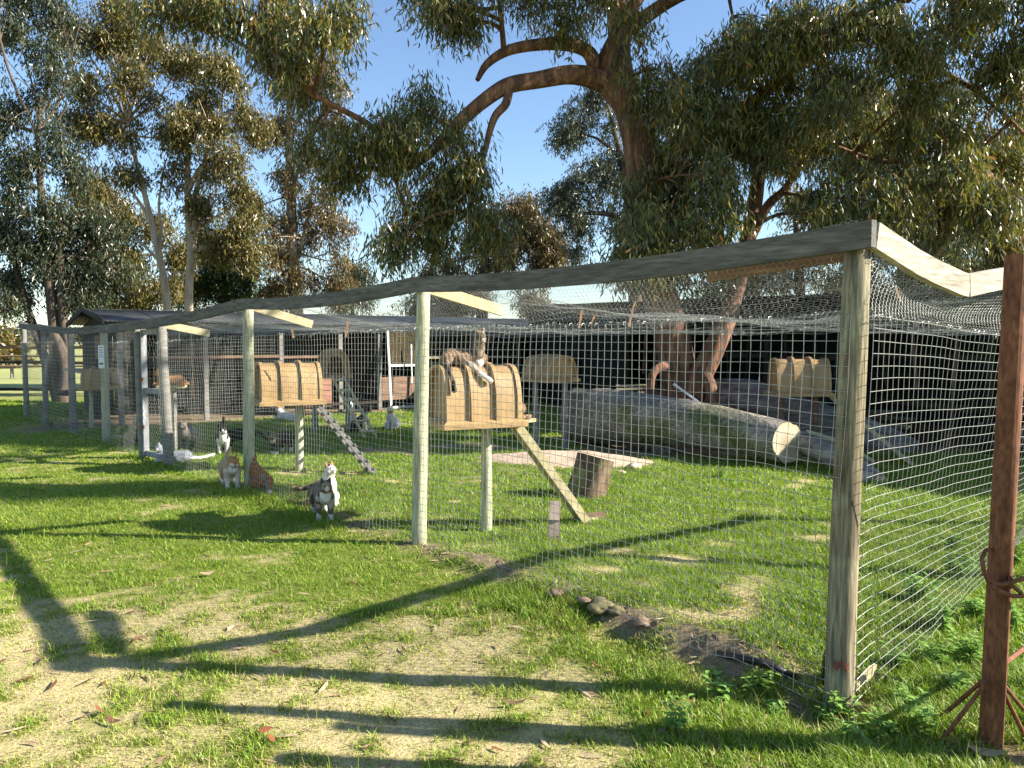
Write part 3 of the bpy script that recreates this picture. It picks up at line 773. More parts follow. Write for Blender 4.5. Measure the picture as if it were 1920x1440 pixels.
for k in range(8):                          # back wall: cloth between posts, slightly slack
    t0, t1 = LB * k / 8, LB * (k + 1) / 8
    m = MB(); vs = []
    for i in range(7):
        f = i / 6
        for j in range(4):
            vs.append(SHB(t0 + (t1 - t0) * f, 3.3 + 0.06 * math.sin(math.pi * f) * math.sin(math.pi * j / 3 + 0.2), -0.05 + (zb(t0) + 0.08) * j / 3))
    m.add(vs, [(4 * i + j, 4 * i + 4 + j, 4 * i + 5 + j, 4 * i + 1 + j) for i in range(6) for j in range(3)])
    build('cloth_wall', m, CLOTH, shedB)
ups(shedB, SHB(-0.15, 0.0, 0), SHB(-0.15, 3.3, 0), -0.05, zb(0), 0.3, WOOD_DARK, name='end_board')
ups(shedB, SHB(LB + 0.1, 0.0, 0), SHB(LB + 0.1, 3.3, 0), -0.05, zb(LB), 0.3, WOOD_DARK, name='end_board')
for k in (0, 1):                            # cloth hung across the two far bays
    t0, t1 = LB * k / 8 + 0.07, LB * (k + 1) / 8 - 0.07
    m = MB(); vs = []
    for i in range(9):
        f = i / 8
        for j in range(5):
            vs.append(SHB(t0 + (t1 - t0) * f, 0.05 + 0.05 * math.sin(3 * math.pi * f + j), 0.03 + (zb(t0) - 0.2) * j / 4))
    m.add(vs, [(5 * i + j, 5 * i + 5 + j, 5 * i + 6 + j, 5 * i + 1 + j) for i in range(8) for j in range(4)])
    build('cloth_curtain', m, CLOTH, shedB)
for t, z in ((0.15 * LB, 0.9), (0.5 * LB, 1.0), (0.8 * LB, 0.95)):
    m = MB(); m.beam(SHB(t, 2.6, z), SHB(t + 1.6, 2.6, z), 0.6, 0.04, n=1); build('shelf', m, WOOD_DARK, shedB)

for k in range(2, 8):                        # slats, rails and stacked timber in the open bays
    t0 = LB * k / 8
    for j in range(4):
        tt_ = t0 + (0.2 + 0.23 * j) * LB / 8 + random.uniform(-0.1, 0.1); zz_ = zb(t0) - random.uniform(0.05, 0.5); z_lo = random.choice((-0.05, 0.6, 0.9))
        m = MB(); m.beam(SHB(tt_, 0.12, z_lo), SHB(tt_ + random.uniform(-0.12, 0.12), 0.12, zz_), 0.06, 0.025, up=RB, n=2, jit=0.004); build('slat', m, WOOD_BROWN if random.random() < 0.5 else WOOD_DARK, shedB)
    for z in (0.62, 1.35):
        m = MB(); m.beam(SHB(t0 + 0.06, 0.16, z + random.uniform(-0.06, 0.06)), SHB(t0 + LB / 8 - 0.06, 0.16, z + random.uniform(-0.06, 0.06)), 0.03, 0.08, n=2, jit=0.006); build('cross_rail', m, WOOD_DARK, shedB)
for k, (t0, lab) in enumerate(((0.31 * LB, 'jumbled stack of grey timber in the shed beside the big trunk'), (0.55 * LB, 'loose pile of weathered planks in the shed behind the shaded cat house'), (0.74 * LB, 'low heap of old boards in the dark shed past the corner post'))):
    st_ = thing('timber_stack', lab, 'timber', SHB(t0, 0.5, 0), 'timber stacked in the open shed')
    for j in range(9):
        z = 0.06 + 0.085 * (j // 2) + random.uniform(0, 0.02); dl = random.uniform(0.9, 1.7); o_ = random.uniform(-0.2, 0.3)
        m = MB(); m.beam(SHB(t0 + o_, 0.35 + 0.3 * (j % 2), z), SHB(t0 + o_ + dl, 0.42 + 0.3 * (j % 2), z + random.uniform(-0.02, 0.10)), 0.16, 0.05, n=2, jit=0.006); build('plank', m, WOOD_OLD if j % 3 else WOOD_BROWN, st_)

# ------------------------------------------------------------------ arched plastic cat houses
def arch(w, h, n=14, zlift=0.0):
    """profile from one foot over the top to the other: nearly upright sides, round top"""
    pts = []
    for k in range(n + 1):
        th = math.pi * k / n; c, s_ = math.cos(th), math.sin(th)
        e = 0.62
        pts.append((w / 2 * math.copysign(abs(c) ** e, c), zlift + (h - zlift) * s_ ** 0.86 if s_ > 1e-6 else zlift))
    return pts
def cat_house(label, c, ang, L=0.80, W=0.56, H=0.50, door=None, group='tan cat houses', extra=None):
    """c: centre of the floor; ang: direction of the long axis"""
    c = Vector(c); t = thing('cat_house', label, 'cat house', c, group)
    ax = Vector((math.cos(ang), math.sin(ang), 0)); sd = Vector((-ax.y, ax.x, 0))
    W3 = lambda a, s_, z: c + ax * a + sd * s_ + Vector((0, 0, z))
    def band(a0, a1, w, h, th, name, z0=0.0, par=None):
        o_ = arch(w, h, 18, z0); i_ = arch(w - 2 * th, h - th, 18, z0); n = len(o_)
        vs = [W3(a, y, z) for a in (a0, a1) for (y, z) in o_] + [W3(a, y, z) for a in (a0, a1) for (y, z) in i_]
        fs = []
        for k in range(n - 1):
            fs += [(k, k + 1, n + k + 1, n + k), (2 * n + k + 1, 2 * n + k, 3 * n + k, 3 * n + k + 1), (k + 1, k, 2 * n + k, 2 * n + k + 1), (n + k, n + k + 1, 3 * n + k + 1, 3 * n + k)]
        fs += [(0, n, 3 * n, 2 * n), (n - 1, 2 * n - 1 + 0, 4 * n - 1, 3 * n - 1)][:1]
        fs += [(n - 1, 3 * n - 1, 4 * n - 1, 2 * n - 1)]
        m = MB(); m.add(vs, fs)
        o = build(name, m, TAN, par or t)
        sm = o.data; sm.shade_smooth()
        try: sm.set_sharp_from_angle(angle=R(40))
        except Exception: pass
        return o
    sh_ = band(-L / 2 + 0.012, L / 2 - 0.012, W, H, 0.012, 'shell', 0.02)
    for a in (-L / 6, L / 6): band(a - 0.016, a + 0.016, W + 0.062, H + 0.034, 0.035, 'rib', 0.022, sh_)
    for a in (-L / 2 + 0.02, L / 2 - 0.02): band(a - 0.02, a + 0.02, W + 0.03, H + 0.016, 0.03, 'end_rim', 0.022)
    # tray with a flared lip
    m = MB(); hw, hl = W / 2, L / 2
    ring = lambda w, l, z: [W3(-l, -w, z), W3(l, -w, z), W3(l, w, z), W3(-l, w, z)]
    R4 = [ring(hw + 0.01, hl + 0.0, -0.035), ring(hw + 0.055, hl + 0.035, -0.03), ring(hw + 0.055, hl + 0.035, 0.012), ring(hw + 0.012, hl + 0.002, 0.034)]
    vs = [p for r_ in R4 for p in r_]; fs = [(3, 2, 1, 0), (12, 13, 14, 15)]
    for k in range(3):
        for i in range(4): fs.append((4 * k + i, 4 * k + (i + 1) % 4, 4 * k + 4 + (i + 1) % 4, 4 * k + 4 + i))
    m.add(vs, fs); build('tray', m, TAN, t)
    for e in (-1, 1):                      # end walls, one may have an arched doorway
        a = e * (L / 2 - 0.05); o_ = arch(W - 0.02, H - 0.01, 18, 0.03); n = len(o_)
        m = MB()
        if door == e:
            i_ = arch(W * 0.56, H * 0.78, 18, 0.045)
            for aa in (a, a - e * 0.02): pass
            vs = [W3(a, y, z) for y, z in o_] + [W3(a, y, z) for y, z in i_] + [W3(a - e * 0.025, y, z) for y, z in o_] + [W3(a - e * 0.025, y, z) for y, z in i_]
            fs = []
            for k in range(n - 1):
                fs += [(k, k + 1, n + k + 1, n + k), (2 * n + k, 3 * n + k, 3 * n + k + 1, 2 * n + k + 1), (n + k, n + k + 1, 3 * n + k + 1, 3 * n + k)]
            fs += [(0, n, 3 * n, 2 * n), (n - 1, 2 * n - 1, 4 * n - 1, 3 * n - 1)]
            m.add(vs, fs)
        else:
            vs = [W3(a, y, z) for y, z in o_] + [W3(a - e * 0.02, y, z) for y, z in o_]
            fs = [tuple(range(n)), tuple(range(2 * n - 1, n - 1, -1))] + [(k, k + 1, n + k + 1, n + k) for k in range(n - 1)]
            m.add(vs, fs)
        build('end_wall', m, TAN, t)
    return t, W3
def stand(parent, base, top, r=0.05, mt=WOOD_POST):
    return post(parent, base, top, r, name='stand_post', mt=mt)
def ramp_ladder(label, a, b, w, rungs, side_, group='cat ramps and ladders', mt=WOOD_PALE, plank=False):
    a = Vector(a); b = Vector(b); t = thing('cat_ladder' if not plank else 'cat_ramp', label, 'ladder' if not plank else 'ramp', b, group)
    side_ = Vector(side_).normalized(); d = (b - a).normalized(); upv = side_.cross(d).normalized()
    if upv.z < 0: upv = -upv
    if plank:
        m = MB(); m.beam(a, b, w, 0.028, up=upv, n=3); build('plank', m, mt, t)
        for s_ in (-1, 1):
            m = MB(); m.beam(a + side_ * s_ * (w / 2 + 0.021) , b + side_ * s_ * (w / 2 + 0.021), 0.04, 0.07, up=upv, n=3, jit=0.002); build('side_rail', m, mt, t)
    else:
        for s_ in (-1, 1):
            m = MB(); m.beam(a + side_ * s_ * w / 2, b + side_ * s_ * w / 2, 0.032, 0.05, up=upv, n=3, jit=0.002); build('side_rail', m, mt, t)
    for k in range(rungs):
        q = a.lerp(b, (k + 0.5) / rungs) + upv * 0.034
        m = MB(); m.beam(q - side_ * (w / 2 + 0.03), q + side_ * (w / 2 + 0.03), 0.045, 0.02, up=upv, n=1); build('rung', m, mt, t)
    return t
# house beside the third post of the front fence
cA = gpt(562, 882); hA = Vector((cA.x - 0.13, cA.y, dp(560, 757, cA.y).z + 0.03))
houseA, WA = cat_house('tan arched cat house on one post, long dark ladder running down from its end', hA, R(28), L=0.73, W=0.52, H=0.48)
stand(houseA, cA, hA.z - 0.03, 0.052)
ax = Vector((math.cos(R(28)), math.sin(R(28)), 0))
ramp_ladder('long weathered cleated ladder from the tan house to the shaded grass', hA + ax * 0.36 + Vector((0.02, -0.16, -0.02)), gpt(698, 888), 0.20, 9, Vector((-0.5, 0.85, 0)), mt=WOOD_OLD)
# house beside the second post, with cats on its roof
cB = gpt(912, 995); hB = Vector((cB.x - 0.11, cB.y + 0.02, dp(890, 797, cB.y).z + 0.03))
houseB, WB = cat_house('tan arched cat house on one post with tabby cats sprawled on its roof', hB, R(25), L=0.67, W=0.50, H=0.47)
stand(houseB, cB, hB.z - 0.03, 0.048)
ramp_ladder('narrow pale plank ramp from the roof cats house down to the sunny grass', Vector(WB(0.34, -0.10, -0.03)), gpt(1096, 978), 0.11, 0, Vector((-0.32, 0.95, 0)), plank=True)
# far house with an arched doorway and rung ladder
cC = gpt(655, 806); cC2 = gpt(582, 812)
yC = 13.6; hC = Vector((dp(616, 712, yC).x, yC + 0.35, dp(620, 708, yC).z + 0.02)); angC = R(-70)
houseC, WC = cat_house('tan arched cat house whose dark doorway faces the rung ladder', hC, angC, L=0.8, W=0.48, H=0.46, door=1)
for uu in (590, 652):
    q = dp(uu, 720, yC + 0.2); stand(houseC, Vector((q.x, q.y, gzf(q.x, q.y))), hC.z - 0.03, 0.05, mt=plain('grey_green_post', (0.16, 0.20, 0.18), 0.8) if uu == 590 else WOOD_OLD)
ramp_ladder('open rung ladder leaning up to the dark doorway of the far cat house', Vector(WC(0.44, 0.02, 0.0)), Vector((gp(697, 822).x, 12.75, 0.02)), 0.19, 6, Vector((0.96, 0.28, 0)))
# house on two grey legs before the shade cloth
yD = 11.6; hD = Vector((dp(1032, 720, yD).x, yD + 0.3, dp(1030, 717, yD).z + 0.03))
houseD, WDD = cat_house('tan arched cat house end-on on two grey legs, dappled with shade', hD, R(-50), L=0.62, W=0.56, H=0.36)
for uu in (1004, 1059):
    q = dp(uu, 720, yD + 0.05); stand(houseD, Vector((q.x, q.y, gzf(q.x, q.y))), hD.z - 0.03, 0.048, mt=WOOD_OLD)
# house on the weathered log
yE = 11.3; hE = Vector((dp(1497, 743, yE).x, yE, dp(1497, 741, yE).z + 0.03))
houseE, WE = cat_house('tan arched cat house above the grey weathered log, ramp at its end', hE, R(-3), L=0.76, W=0.5, H=0.50, door=1)
for uu in (1465, 1530):
    q = dp(uu, 745, yE); stand(houseE, Vector((q.x, q.y, gzf(q.x, q.y))), hE.z - 0.03, 0.04, mt=WOOD_BROWN)
ramp_ladder('long slatted pale ramp from the house over the weathered log', Vector(WE(0.40, -0.02, 0.0)), gpt(1712, 872), 0.14, 7, Vector((0.35, 0.94, 0)))
# house under the shelf of the gable end
yF = 14.2; hF = Vector((dp(176, 726, yF).x, yF + 0.2, dp(176, 728, yF).z))
houseF, WF = cat_house('tan arched cat house in the dim corner under the shelf behind the sign', hF, R(8), L=0.5, W=0.42, H=0.36, door=1)
q = dp(170, 730, yF + 0.2); stand(houseF, Vector((q.x, q.y, 0)), hF.z - 0.03, 0.04); 
# ================================================================== logs, stump and timber
def rough_tube(path, rad, n=20, amp=0.06, seed=0, sub=6, flat=1.0):
    """a trunk or log: smooth path, knobbly surface; returns V, F (quads) and a 0..1 height-angle value"""
    P = np.array([tuple(p) for p in path], float); r = np.array(rad, float); K = len(P)
    tt = np.linspace(0, K - 1, (K - 1) * sub + 1)
    def cr(A, t):
        i = np.clip(np.floor(t).astype(int), 0, K - 2); f = (t - i)
        p0 = A[np.clip(i - 1, 0, K - 1)]; p1 = A[i]; p2 = A[i + 1]; p3 = A[np.clip(i + 2, 0, K - 1)]
        f = f[:, None] if A.ndim == 2 else f
        return 0.5 * ((2 * p1) + (-p0 + p2) * f + (2 * p0 - 5 * p1 + 4 * p2 - p3) * f ** 2 + (-p0 + 3 * p1 - 3 * p2 + p3) * f ** 3)
    C = cr(P, tt); rr = np.interp(tt, np.arange(K), r)
    T = np.gradient(C, axis=0); T /= np.linalg.norm(T, axis=1, keepdims=True)
    A = np.zeros_like(T); a = np.cross(T[0], [0.2, 0.3, 0.93]); 
    for k in range(len(T)):
        a = a - T[k] * a.dot(T[k]); a /= np.linalg.norm(a) + 1e-9; A[k] = a
    B = np.cross(T, A)
    th = np.arange(n) * 2 * np.pi / n
    ds = np.concatenate([[0], np.cumsum(np.linalg.norm(np.diff(C, axis=0), axis=1))])
    G, D = np.meshgrid(th, ds)
    ns = 0.5 * (vnoise(np.cos(G) * 2.2 + 9 + D * 0.8, np.sin(G) * 2.2 + D * 0.8 + 5, seed) - 0.5) + 0.5 * (vnoise(np.cos(G) * 6 + 9, np.sin(G) * 6 + D * 3.0, seed + 5) - 0.5)
    RR = rr[:, None] * (1 + 2 * amp * ns)
    V = C[:, None, :] + (A[:, None, :] * np.cos(G)[..., None] + B[:, None, :] * np.sin(G)[..., None] * flat) * RR[..., None]
    Kn = len(C)
    base = (np.arange(Kn - 1)[:, None] * n + np.arange(n)[None, :]); nxt = (np.arange(Kn - 1)[:, None] * n + (np.arange(n)[None, :] + 1) % n)
    F = np.stack([base, nxt, nxt + n, base + n], -1).reshape(-1, 4)
    return V.reshape(-1, 3), F
LOGM = mat('mossy_log_bark', [(0.25, (0.12, 0.105, 0.09)), (0.55, (0.27, 0.24, 0.205)), (0.8, (0.42, 0.38, 0.32))], scale=6, rough=0.9, bump=0.9, bdist=0.05, fine=0.5, scale2=1.3, stops2=[(0.3, (0.075, 0.085, 0.03)), (0.7, (0.15, 0.165, 0.06))], thr=(0.52, 0.66))
GREYLOG = mat('grey_rotten_log', [(0.25, (0.05, 0.042, 0.036)), (0.5, (0.20, 0.18, 0.165)), (0.8, (0.46, 0.43, 0.40))], scale=5, stretch=(0.6, 1, 2.5), rough=0.95, bump=0.9, bdist=0.05)
def endgrain(name):
    m, nt, b = newmat(name); L = nt.links
    tc = N(nt, 'ShaderNodeTexCoord'); nz = N(nt, 'ShaderNodeTexNoise'); nz.inputs['Scale'].default_value = 5
    L.new(tc.outputs['Object'], nz.inputs['Vector'])
    ln = N(nt, 'ShaderNodeVectorMath', operation='LENGTH'); ad = N(nt, 'ShaderNodeVectorMath', operation='MULTIPLY_ADD')
    L.new(nz.outputs['Color'], ad.inputs[0]); ad.inputs[1].default_value = (0.05, 0.05, 0.05); L.new(tc.outputs['Object'], ad.inputs[2]); L.new(ad.outputs[0], ln.inputs[0])
    mu = N(nt, 'ShaderNodeMath', operation='MULTIPLY'); mu.inputs[1].default_value = 190; L.new(ln.outputs['Value'], mu.inputs[0])
    sn = N(nt, 'ShaderNodeMath', operation='SINE'); L.new(mu.outputs[0], sn.inputs[0])
    mr = N(nt, 'ShaderNodeMapRange'); mr.inputs[1].default_value = -1; L.new(sn.outputs[0], mr.inputs[0])
    c1 = ramp(nt, mr.outputs[0], [(0.0, (0.40, 0.33, 0.23)), (1.0, (0.54, 0.46, 0.33))])
    c2 = ramp(nt, ln.outputs['Value'], [(0.0, (0.55, 0.5, 0.45)), (0.08, (0.72, 0.68, 0.62)), (0.20, (1, 1, 1)), (0.3, (0.85, 0.8, 0.7))])
    mx = N(nt, 'ShaderNodeMix', data_type='RGBA', blend_type='MULTIPLY'); mx.inputs[0].default_value = 1; L.new(c1, mx.inputs[6]); L.new(c2, mx.inputs[7])
    L.new(mx.outputs[2], b.inputs['Base Color']); b.inputs['Roughness'].default_value = 0.9
    return m
ENDG = endgrain('sawn_end_grain')
def cap_from(V, n, k, name, parent, mt, push):
    """closes ring k of a rough tube with a slightly proud sawn face"""
    ring = V[k * n:(k + 1) * n]; c = ring.mean(0); d = Vector(push)
    m = MB(); pts = [Vector(p) + d for p in ring] + [Vector(c) + d]
    m.add(pts, [(i, (i + 1) % n, n) for i in range(n)])
    o = build(name, m, mt, parent, origin=Vector(c)); return o
e1_ = Vector((dp(1477, 832, 9.9).x, 9.9, dp(1477, 830, 9.9).z)); e2_ = Vector((1.05, 12.3, 0.42))
log = thing('fallen_log', 'thick mossy fallen log with a pale sawn end in front of the tree base', 'log', (e1_.x, e1_.y, 0))
pth = [e1_, e1_.lerp(e2_, 0.22) + Vector((0, 0, 0.07)), e1_.lerp(e2_, 0.5) + Vector((0, 0, 0.10)), e1_.lerp(e2_, 0.8) + Vector((0, 0, 0.06)), e2_]
V, F = rough_tube(pth, [0.262, 0.285, 0.34, 0.41, 0.44], 28, 0.11, 4, 8)
ax_ = (e1_ - e2_).normalized(); nn_ = Vector((0.42, -0.90, 0.03)).normalized()
for k in range(28 * 5):                    # an oblique saw cut that faces the lawn
    j = k // 28; c_ = Vector(V[j * 28:(j + 1) * 28].mean(0)); sh_ = -(Vector(V[k]) - c_).dot(nn_) / ax_.dot(nn_) * (1 - j / 5)
    V[k] = np.array(Vector(V[k]) + ax_ * sh_)
npmesh('trunk', V, F, LOGM, log, smooth=True)
cap_from(V, 28, 0, 'sawn_end', log, ENDG, nn_ * 0.004)
cap_from(V, 28, len(V) // 28 - 1, 'broken_end', log, WOOD_DARK, (0, 0, 0))
m = MB(); m.tube([Vector((2.2, 11.2, -0.05)), Vector((2.15, 11.3, 0.2))], [0.16, 0.14], 9, rough=0.1); build('prop_block', m, LOGM, log)
# weathered branch wood lying from the log end towards the corner post
br = thing('fallen_branch', 'grey forked branch on the ground beside the sawn log end', 'branch', gpt(1600, 890))
V, F = rough_tube([dp(1500, 828, 10.1), dp(1555, 852, 9.6), dp(1612, 878, 9.2), dp(1650, 905, 8.8)], [0.15, 0.14, 0.11, 0.09], 16, 0.12, 14, 6)
npmesh('limb', V, F, GREYLOG, br, smooth=True)
cap_from(V, 16, len(V) // 16 - 1, 'broken_end', br, WOOD_PALE, (0, 0, 0))
V, F = rough_tube([dp(1512, 812, 10.2), dp(1570, 830, 9.9), dp(1640, 868, 9.4)], [0.05, 0.045, 0.03], 10, 0.1, 15, 6)
npmesh('limb', V, F, WOOD_PALE, br, smooth=True)
# old grey log
og = thing('fallen_log', 'bulky grey rotten log with flaking bark under the shaded cat house', 'log', (3.6, 12.3, 0))
V, F = rough_tube([dp(1338, 752, 13.0), dp(1400, 760, 12.7), dp(1480, 785, 12.3), dp(1600, 812, 11.8), dp(1720, 845, 11.2)], [0.36, 0.44, 0.42, 0.32, 0.12], 26, 0.24, 33, 10)
npmesh('trunk', V, F, GREYLOG, og, smooth=False)
cap_from(V, 26, 0, 'hollow_end', og, WOOD_DARK, (0.01, 0, 0))
for k in range(11):                        # flakes of loose bark along its top
    f = 0.03 + 0.05 * k; q = dp(1345 + k * 17, 714 + k * 2.3 + random.uniform(-3, 3), 12.9 - 0.05 * k)
    m = MB(); m.beam(q, q + Vector((0.22 + random.random() * 0.15, -0.05, 0.03 + random.uniform(-0.03, 0.03))), 0.10, 0.012, n=3, jit=0.008); build('bark_flake', m, GREYLOG, og)
# stump
sp = gpt(1098, 930)
stump = thing('tree_stump', 'short leaning cut stump with loose bark standing in the sunny grass', 'stump', sp)
tilt = Vector((0.27, 0.10, 1)).normalized()
BARK2 = mat('stump_bark', [(0.25, (0.05, 0.03, 0.02)), (0.55, (0.15, 0.10, 0.065)), (0.8, (0.36, 0.27, 0.18))], scale=16, stretch=(1, 1, 0.25), rough=0.95, bump=0.8, bdist=0.02, scale2=5, stops2=[(0.3, (0.10, 0.10, 0.03)), (0.7, (0.26, 0.25, 0.10))])
V, F = rough_tube([sp + tilt * -0.06, sp + tilt * 0.12, sp + tilt * 0.28, sp + tilt * 0.42], [0.21, 0.19, 0.185, 0.185], 26, 0.18, 55, 9)
npmesh('trunk', V, F, BARK2, stump, smooth=True)
cap_from(V, 26, len(V) // 26 - 1, 'sawn_top', stump, ENDG, tilt * 0.004)
# a short board set in the grass, the block under the ladder ramp, a paving block
def board_thing(name, label, cat, a, b, w, h, mt, up=Vector((0, 0, 1)), part='plank', loc=None):
    t = thing(name, label, cat, loc or a); m = MB(); m.beam(a, b, w, h, up=up, n=4, jit=0.002); o = build(part, m, mt, t)
    return t
PINKW = mat('pinkish_old_board', [(0.3, (0.24, 0.18, 0.15)), (0.7, (0.42, 0.33, 0.28))], scale=12, stretch=(1, 1, 0.3), bump=0.4)
bp_ = gpt(1037, 1012)
t = thing('board_stake', 'short split board standing upright in the grass near the plank ramp', 'board', bp_)
for k, (z0, z1, dx) in enumerate(((-0.05, 0.145, 0.0), (0.15, 0.29, 0.012))):
    m = MB(); m.beam(bp_ + Vector((dx, 0.02 * k, z0)), bp_ + Vector((dx + 0.01, 0.03 + 0.05 * k, z1)), 0.085, 0.022, up=Vector((0, 1, 0)), n=2, jit=0.002); build('board_piece', m, PINKW, t)
q = gpt(1100, 975)
t = thing('wood_block', 'small dark offcut of timber at the foot of the plank ramp', 'block', q); m = MB(); m.beam(q + Vector((-0.09, 0.0, 0.02)), q + Vector((0.16, 0.10, 0.03)), 0.06, 0.045, n=2); build('offcut', m, WOOD_BROWN, t)
m = MB(); m.beam(q + Vector((-0.03, -0.06, 0.015)), q + Vector((0.10, 0.0, 0.02)), 0.03, 0.02, n=1); build('splinter', m, WOOD_PALE, t)
q = gpt(1618, 905)
STONE = mat('paving_block', [(0.3, (0.28, 0.25, 0.20)), (0.7, (0.44, 0.40, 0.33))], scale=25, rough=0.95, bump=0.5)
t = thing('paving_block', 'square grey paving block lying where the log branch meets the grass', 'block', q)
m = MB(); m.box(q + Vector((0, 0.08, 0.05)), (0.20, 0.16, 0.13), 0.25); build('block', m, STONE, t); m = MB(); m.box(q + Vector((0.16, 0.22, 0.03)), (0.18, 0.1, 0.06), 0.6); build('loose_chip', m, STONE, t)
# things lying on the mossy log
pal = thing('wood_grate', 'small slatted timber grate resting on the mossy log', 'grate', dp(1187, 745, 11.9))
for k in range(4):
    a = dp(1155, 744 - k * 7, 11.75 + k * 0.12); b = dp(1212, 743 - k * 7, 11.75 + k * 0.12)
    m = MB(); m.beam(a, b, 0.05, 0.022, n=1); build('slat', m, WOOD_PALE, pal)
for uu in (1163, 1204):
    m = MB(); m.beam(dp(uu, 749, 11.7), dp(uu, 724, 12.2), 0.03, 0.03, n=1); build('bearer', m, WOOD_BROWN, pal)
rs = thing('steel_plate', 'dark red rusty steel plate propped between the log and tree', 'plate', dp(1250, 757, 11.6))
m = MB(); m.hexa([dp(u_, v_, y_) for y_ in (11.55, 11.58) for u_, v_ in ((1212, 748), (1312, 766), (1290, 757), (1203, 721))]); build('plate', m, mat('dark_red_steel', [(0.3, (0.07, 0.025, 0.02)), (0.7, (0.13, 0.05, 0.04))], scale=12, bump=0.2), rs)
pv = thing('plastic_pipe', 'white plastic pipe slanting across the foot of the big tree', 'pipe', dp(1327, 767, 11.2))
m = MB(); m.tube([dp(1266, 722, 11.5), dp(1327, 767, 11.2)], 0.018, 10); build('pipe', m, WHITE, pv); m = MB(); m.tube([dp(1263, 720, 11.515), dp(1269, 724.5, 11.485)], 0.022, 10); build('coupling', m, WHITE, pv)

# ================================================================== cats
FUR = attrmat('fur', rough=0.85, spec=0.15, nscale=60, namp=0.22, bump=0.35)
EYE = plain('cat_eye', (0.07, 0.075, 0.02), 0.15, var=0.05); NOSE = plain('cat_nose', (0.45, 0.2, 0.17), 0.5)
WHT = (0.66, 0.63, 0.58); BLK = (0.018, 0.016, 0.016); GIN = (0.42, 0.21, 0.09); GINL = (0.46, 0.32, 0.19); TAB = (0.23, 0.155, 0.10); TABG = (0.25, 0.19, 0.135); GRY = (0.30, 0.255, 0.22); DGR = (0.10, 0.095, 0.10); BLUE = (0.22, 0.24, 0.27)
def head_caps(hx, hz, yaw, pit, c):
    """head segments around the point (hx, hy, hz) turned by yaw and pitched"""
    M = Matrix.Rotation(yaw, 3, 'Z') @ Matrix.Rotation(-pit, 3, 'Y')
    H = Vector((hx[0], hx[1], hz)); g = lambda x, y, z: tuple(H + M @ Vector((x, y, z)))
    L = [(g(-0.01, 0, 0.004), 0.047, g(0.008, 0, 0.0), 0.046, c['head']), (g(0.01, -0.02, -0.014), 0.03, g(0.01, 0.02, -0.014), 0.03, c['cheek']),
         (g(0.03, 0, -0.015), 0.024, g(0.045, 0, -0.019), 0.017, c['muzzle']), (g(0.02, 0, 0.012), 0.02, g(0.044, 0, -0.004), 0.013, c.get('blaze', c['head']))]
    for s_ in (-1, 1):
        L.append((g(-0.008, s_ * 0.027, 0.034), 0.020, g(-0.006, s_ * 0.037, 0.068), 0.0085, c['ear' if s_ < 0 else 'ear2'] if 'ear2' in c else c['ear']))
    eyes = [g(0.037, s_ * 0.019, 0.010) for s_ in (-1, 1)]
    return L, eyes, g(0.067, 0, -0.013)
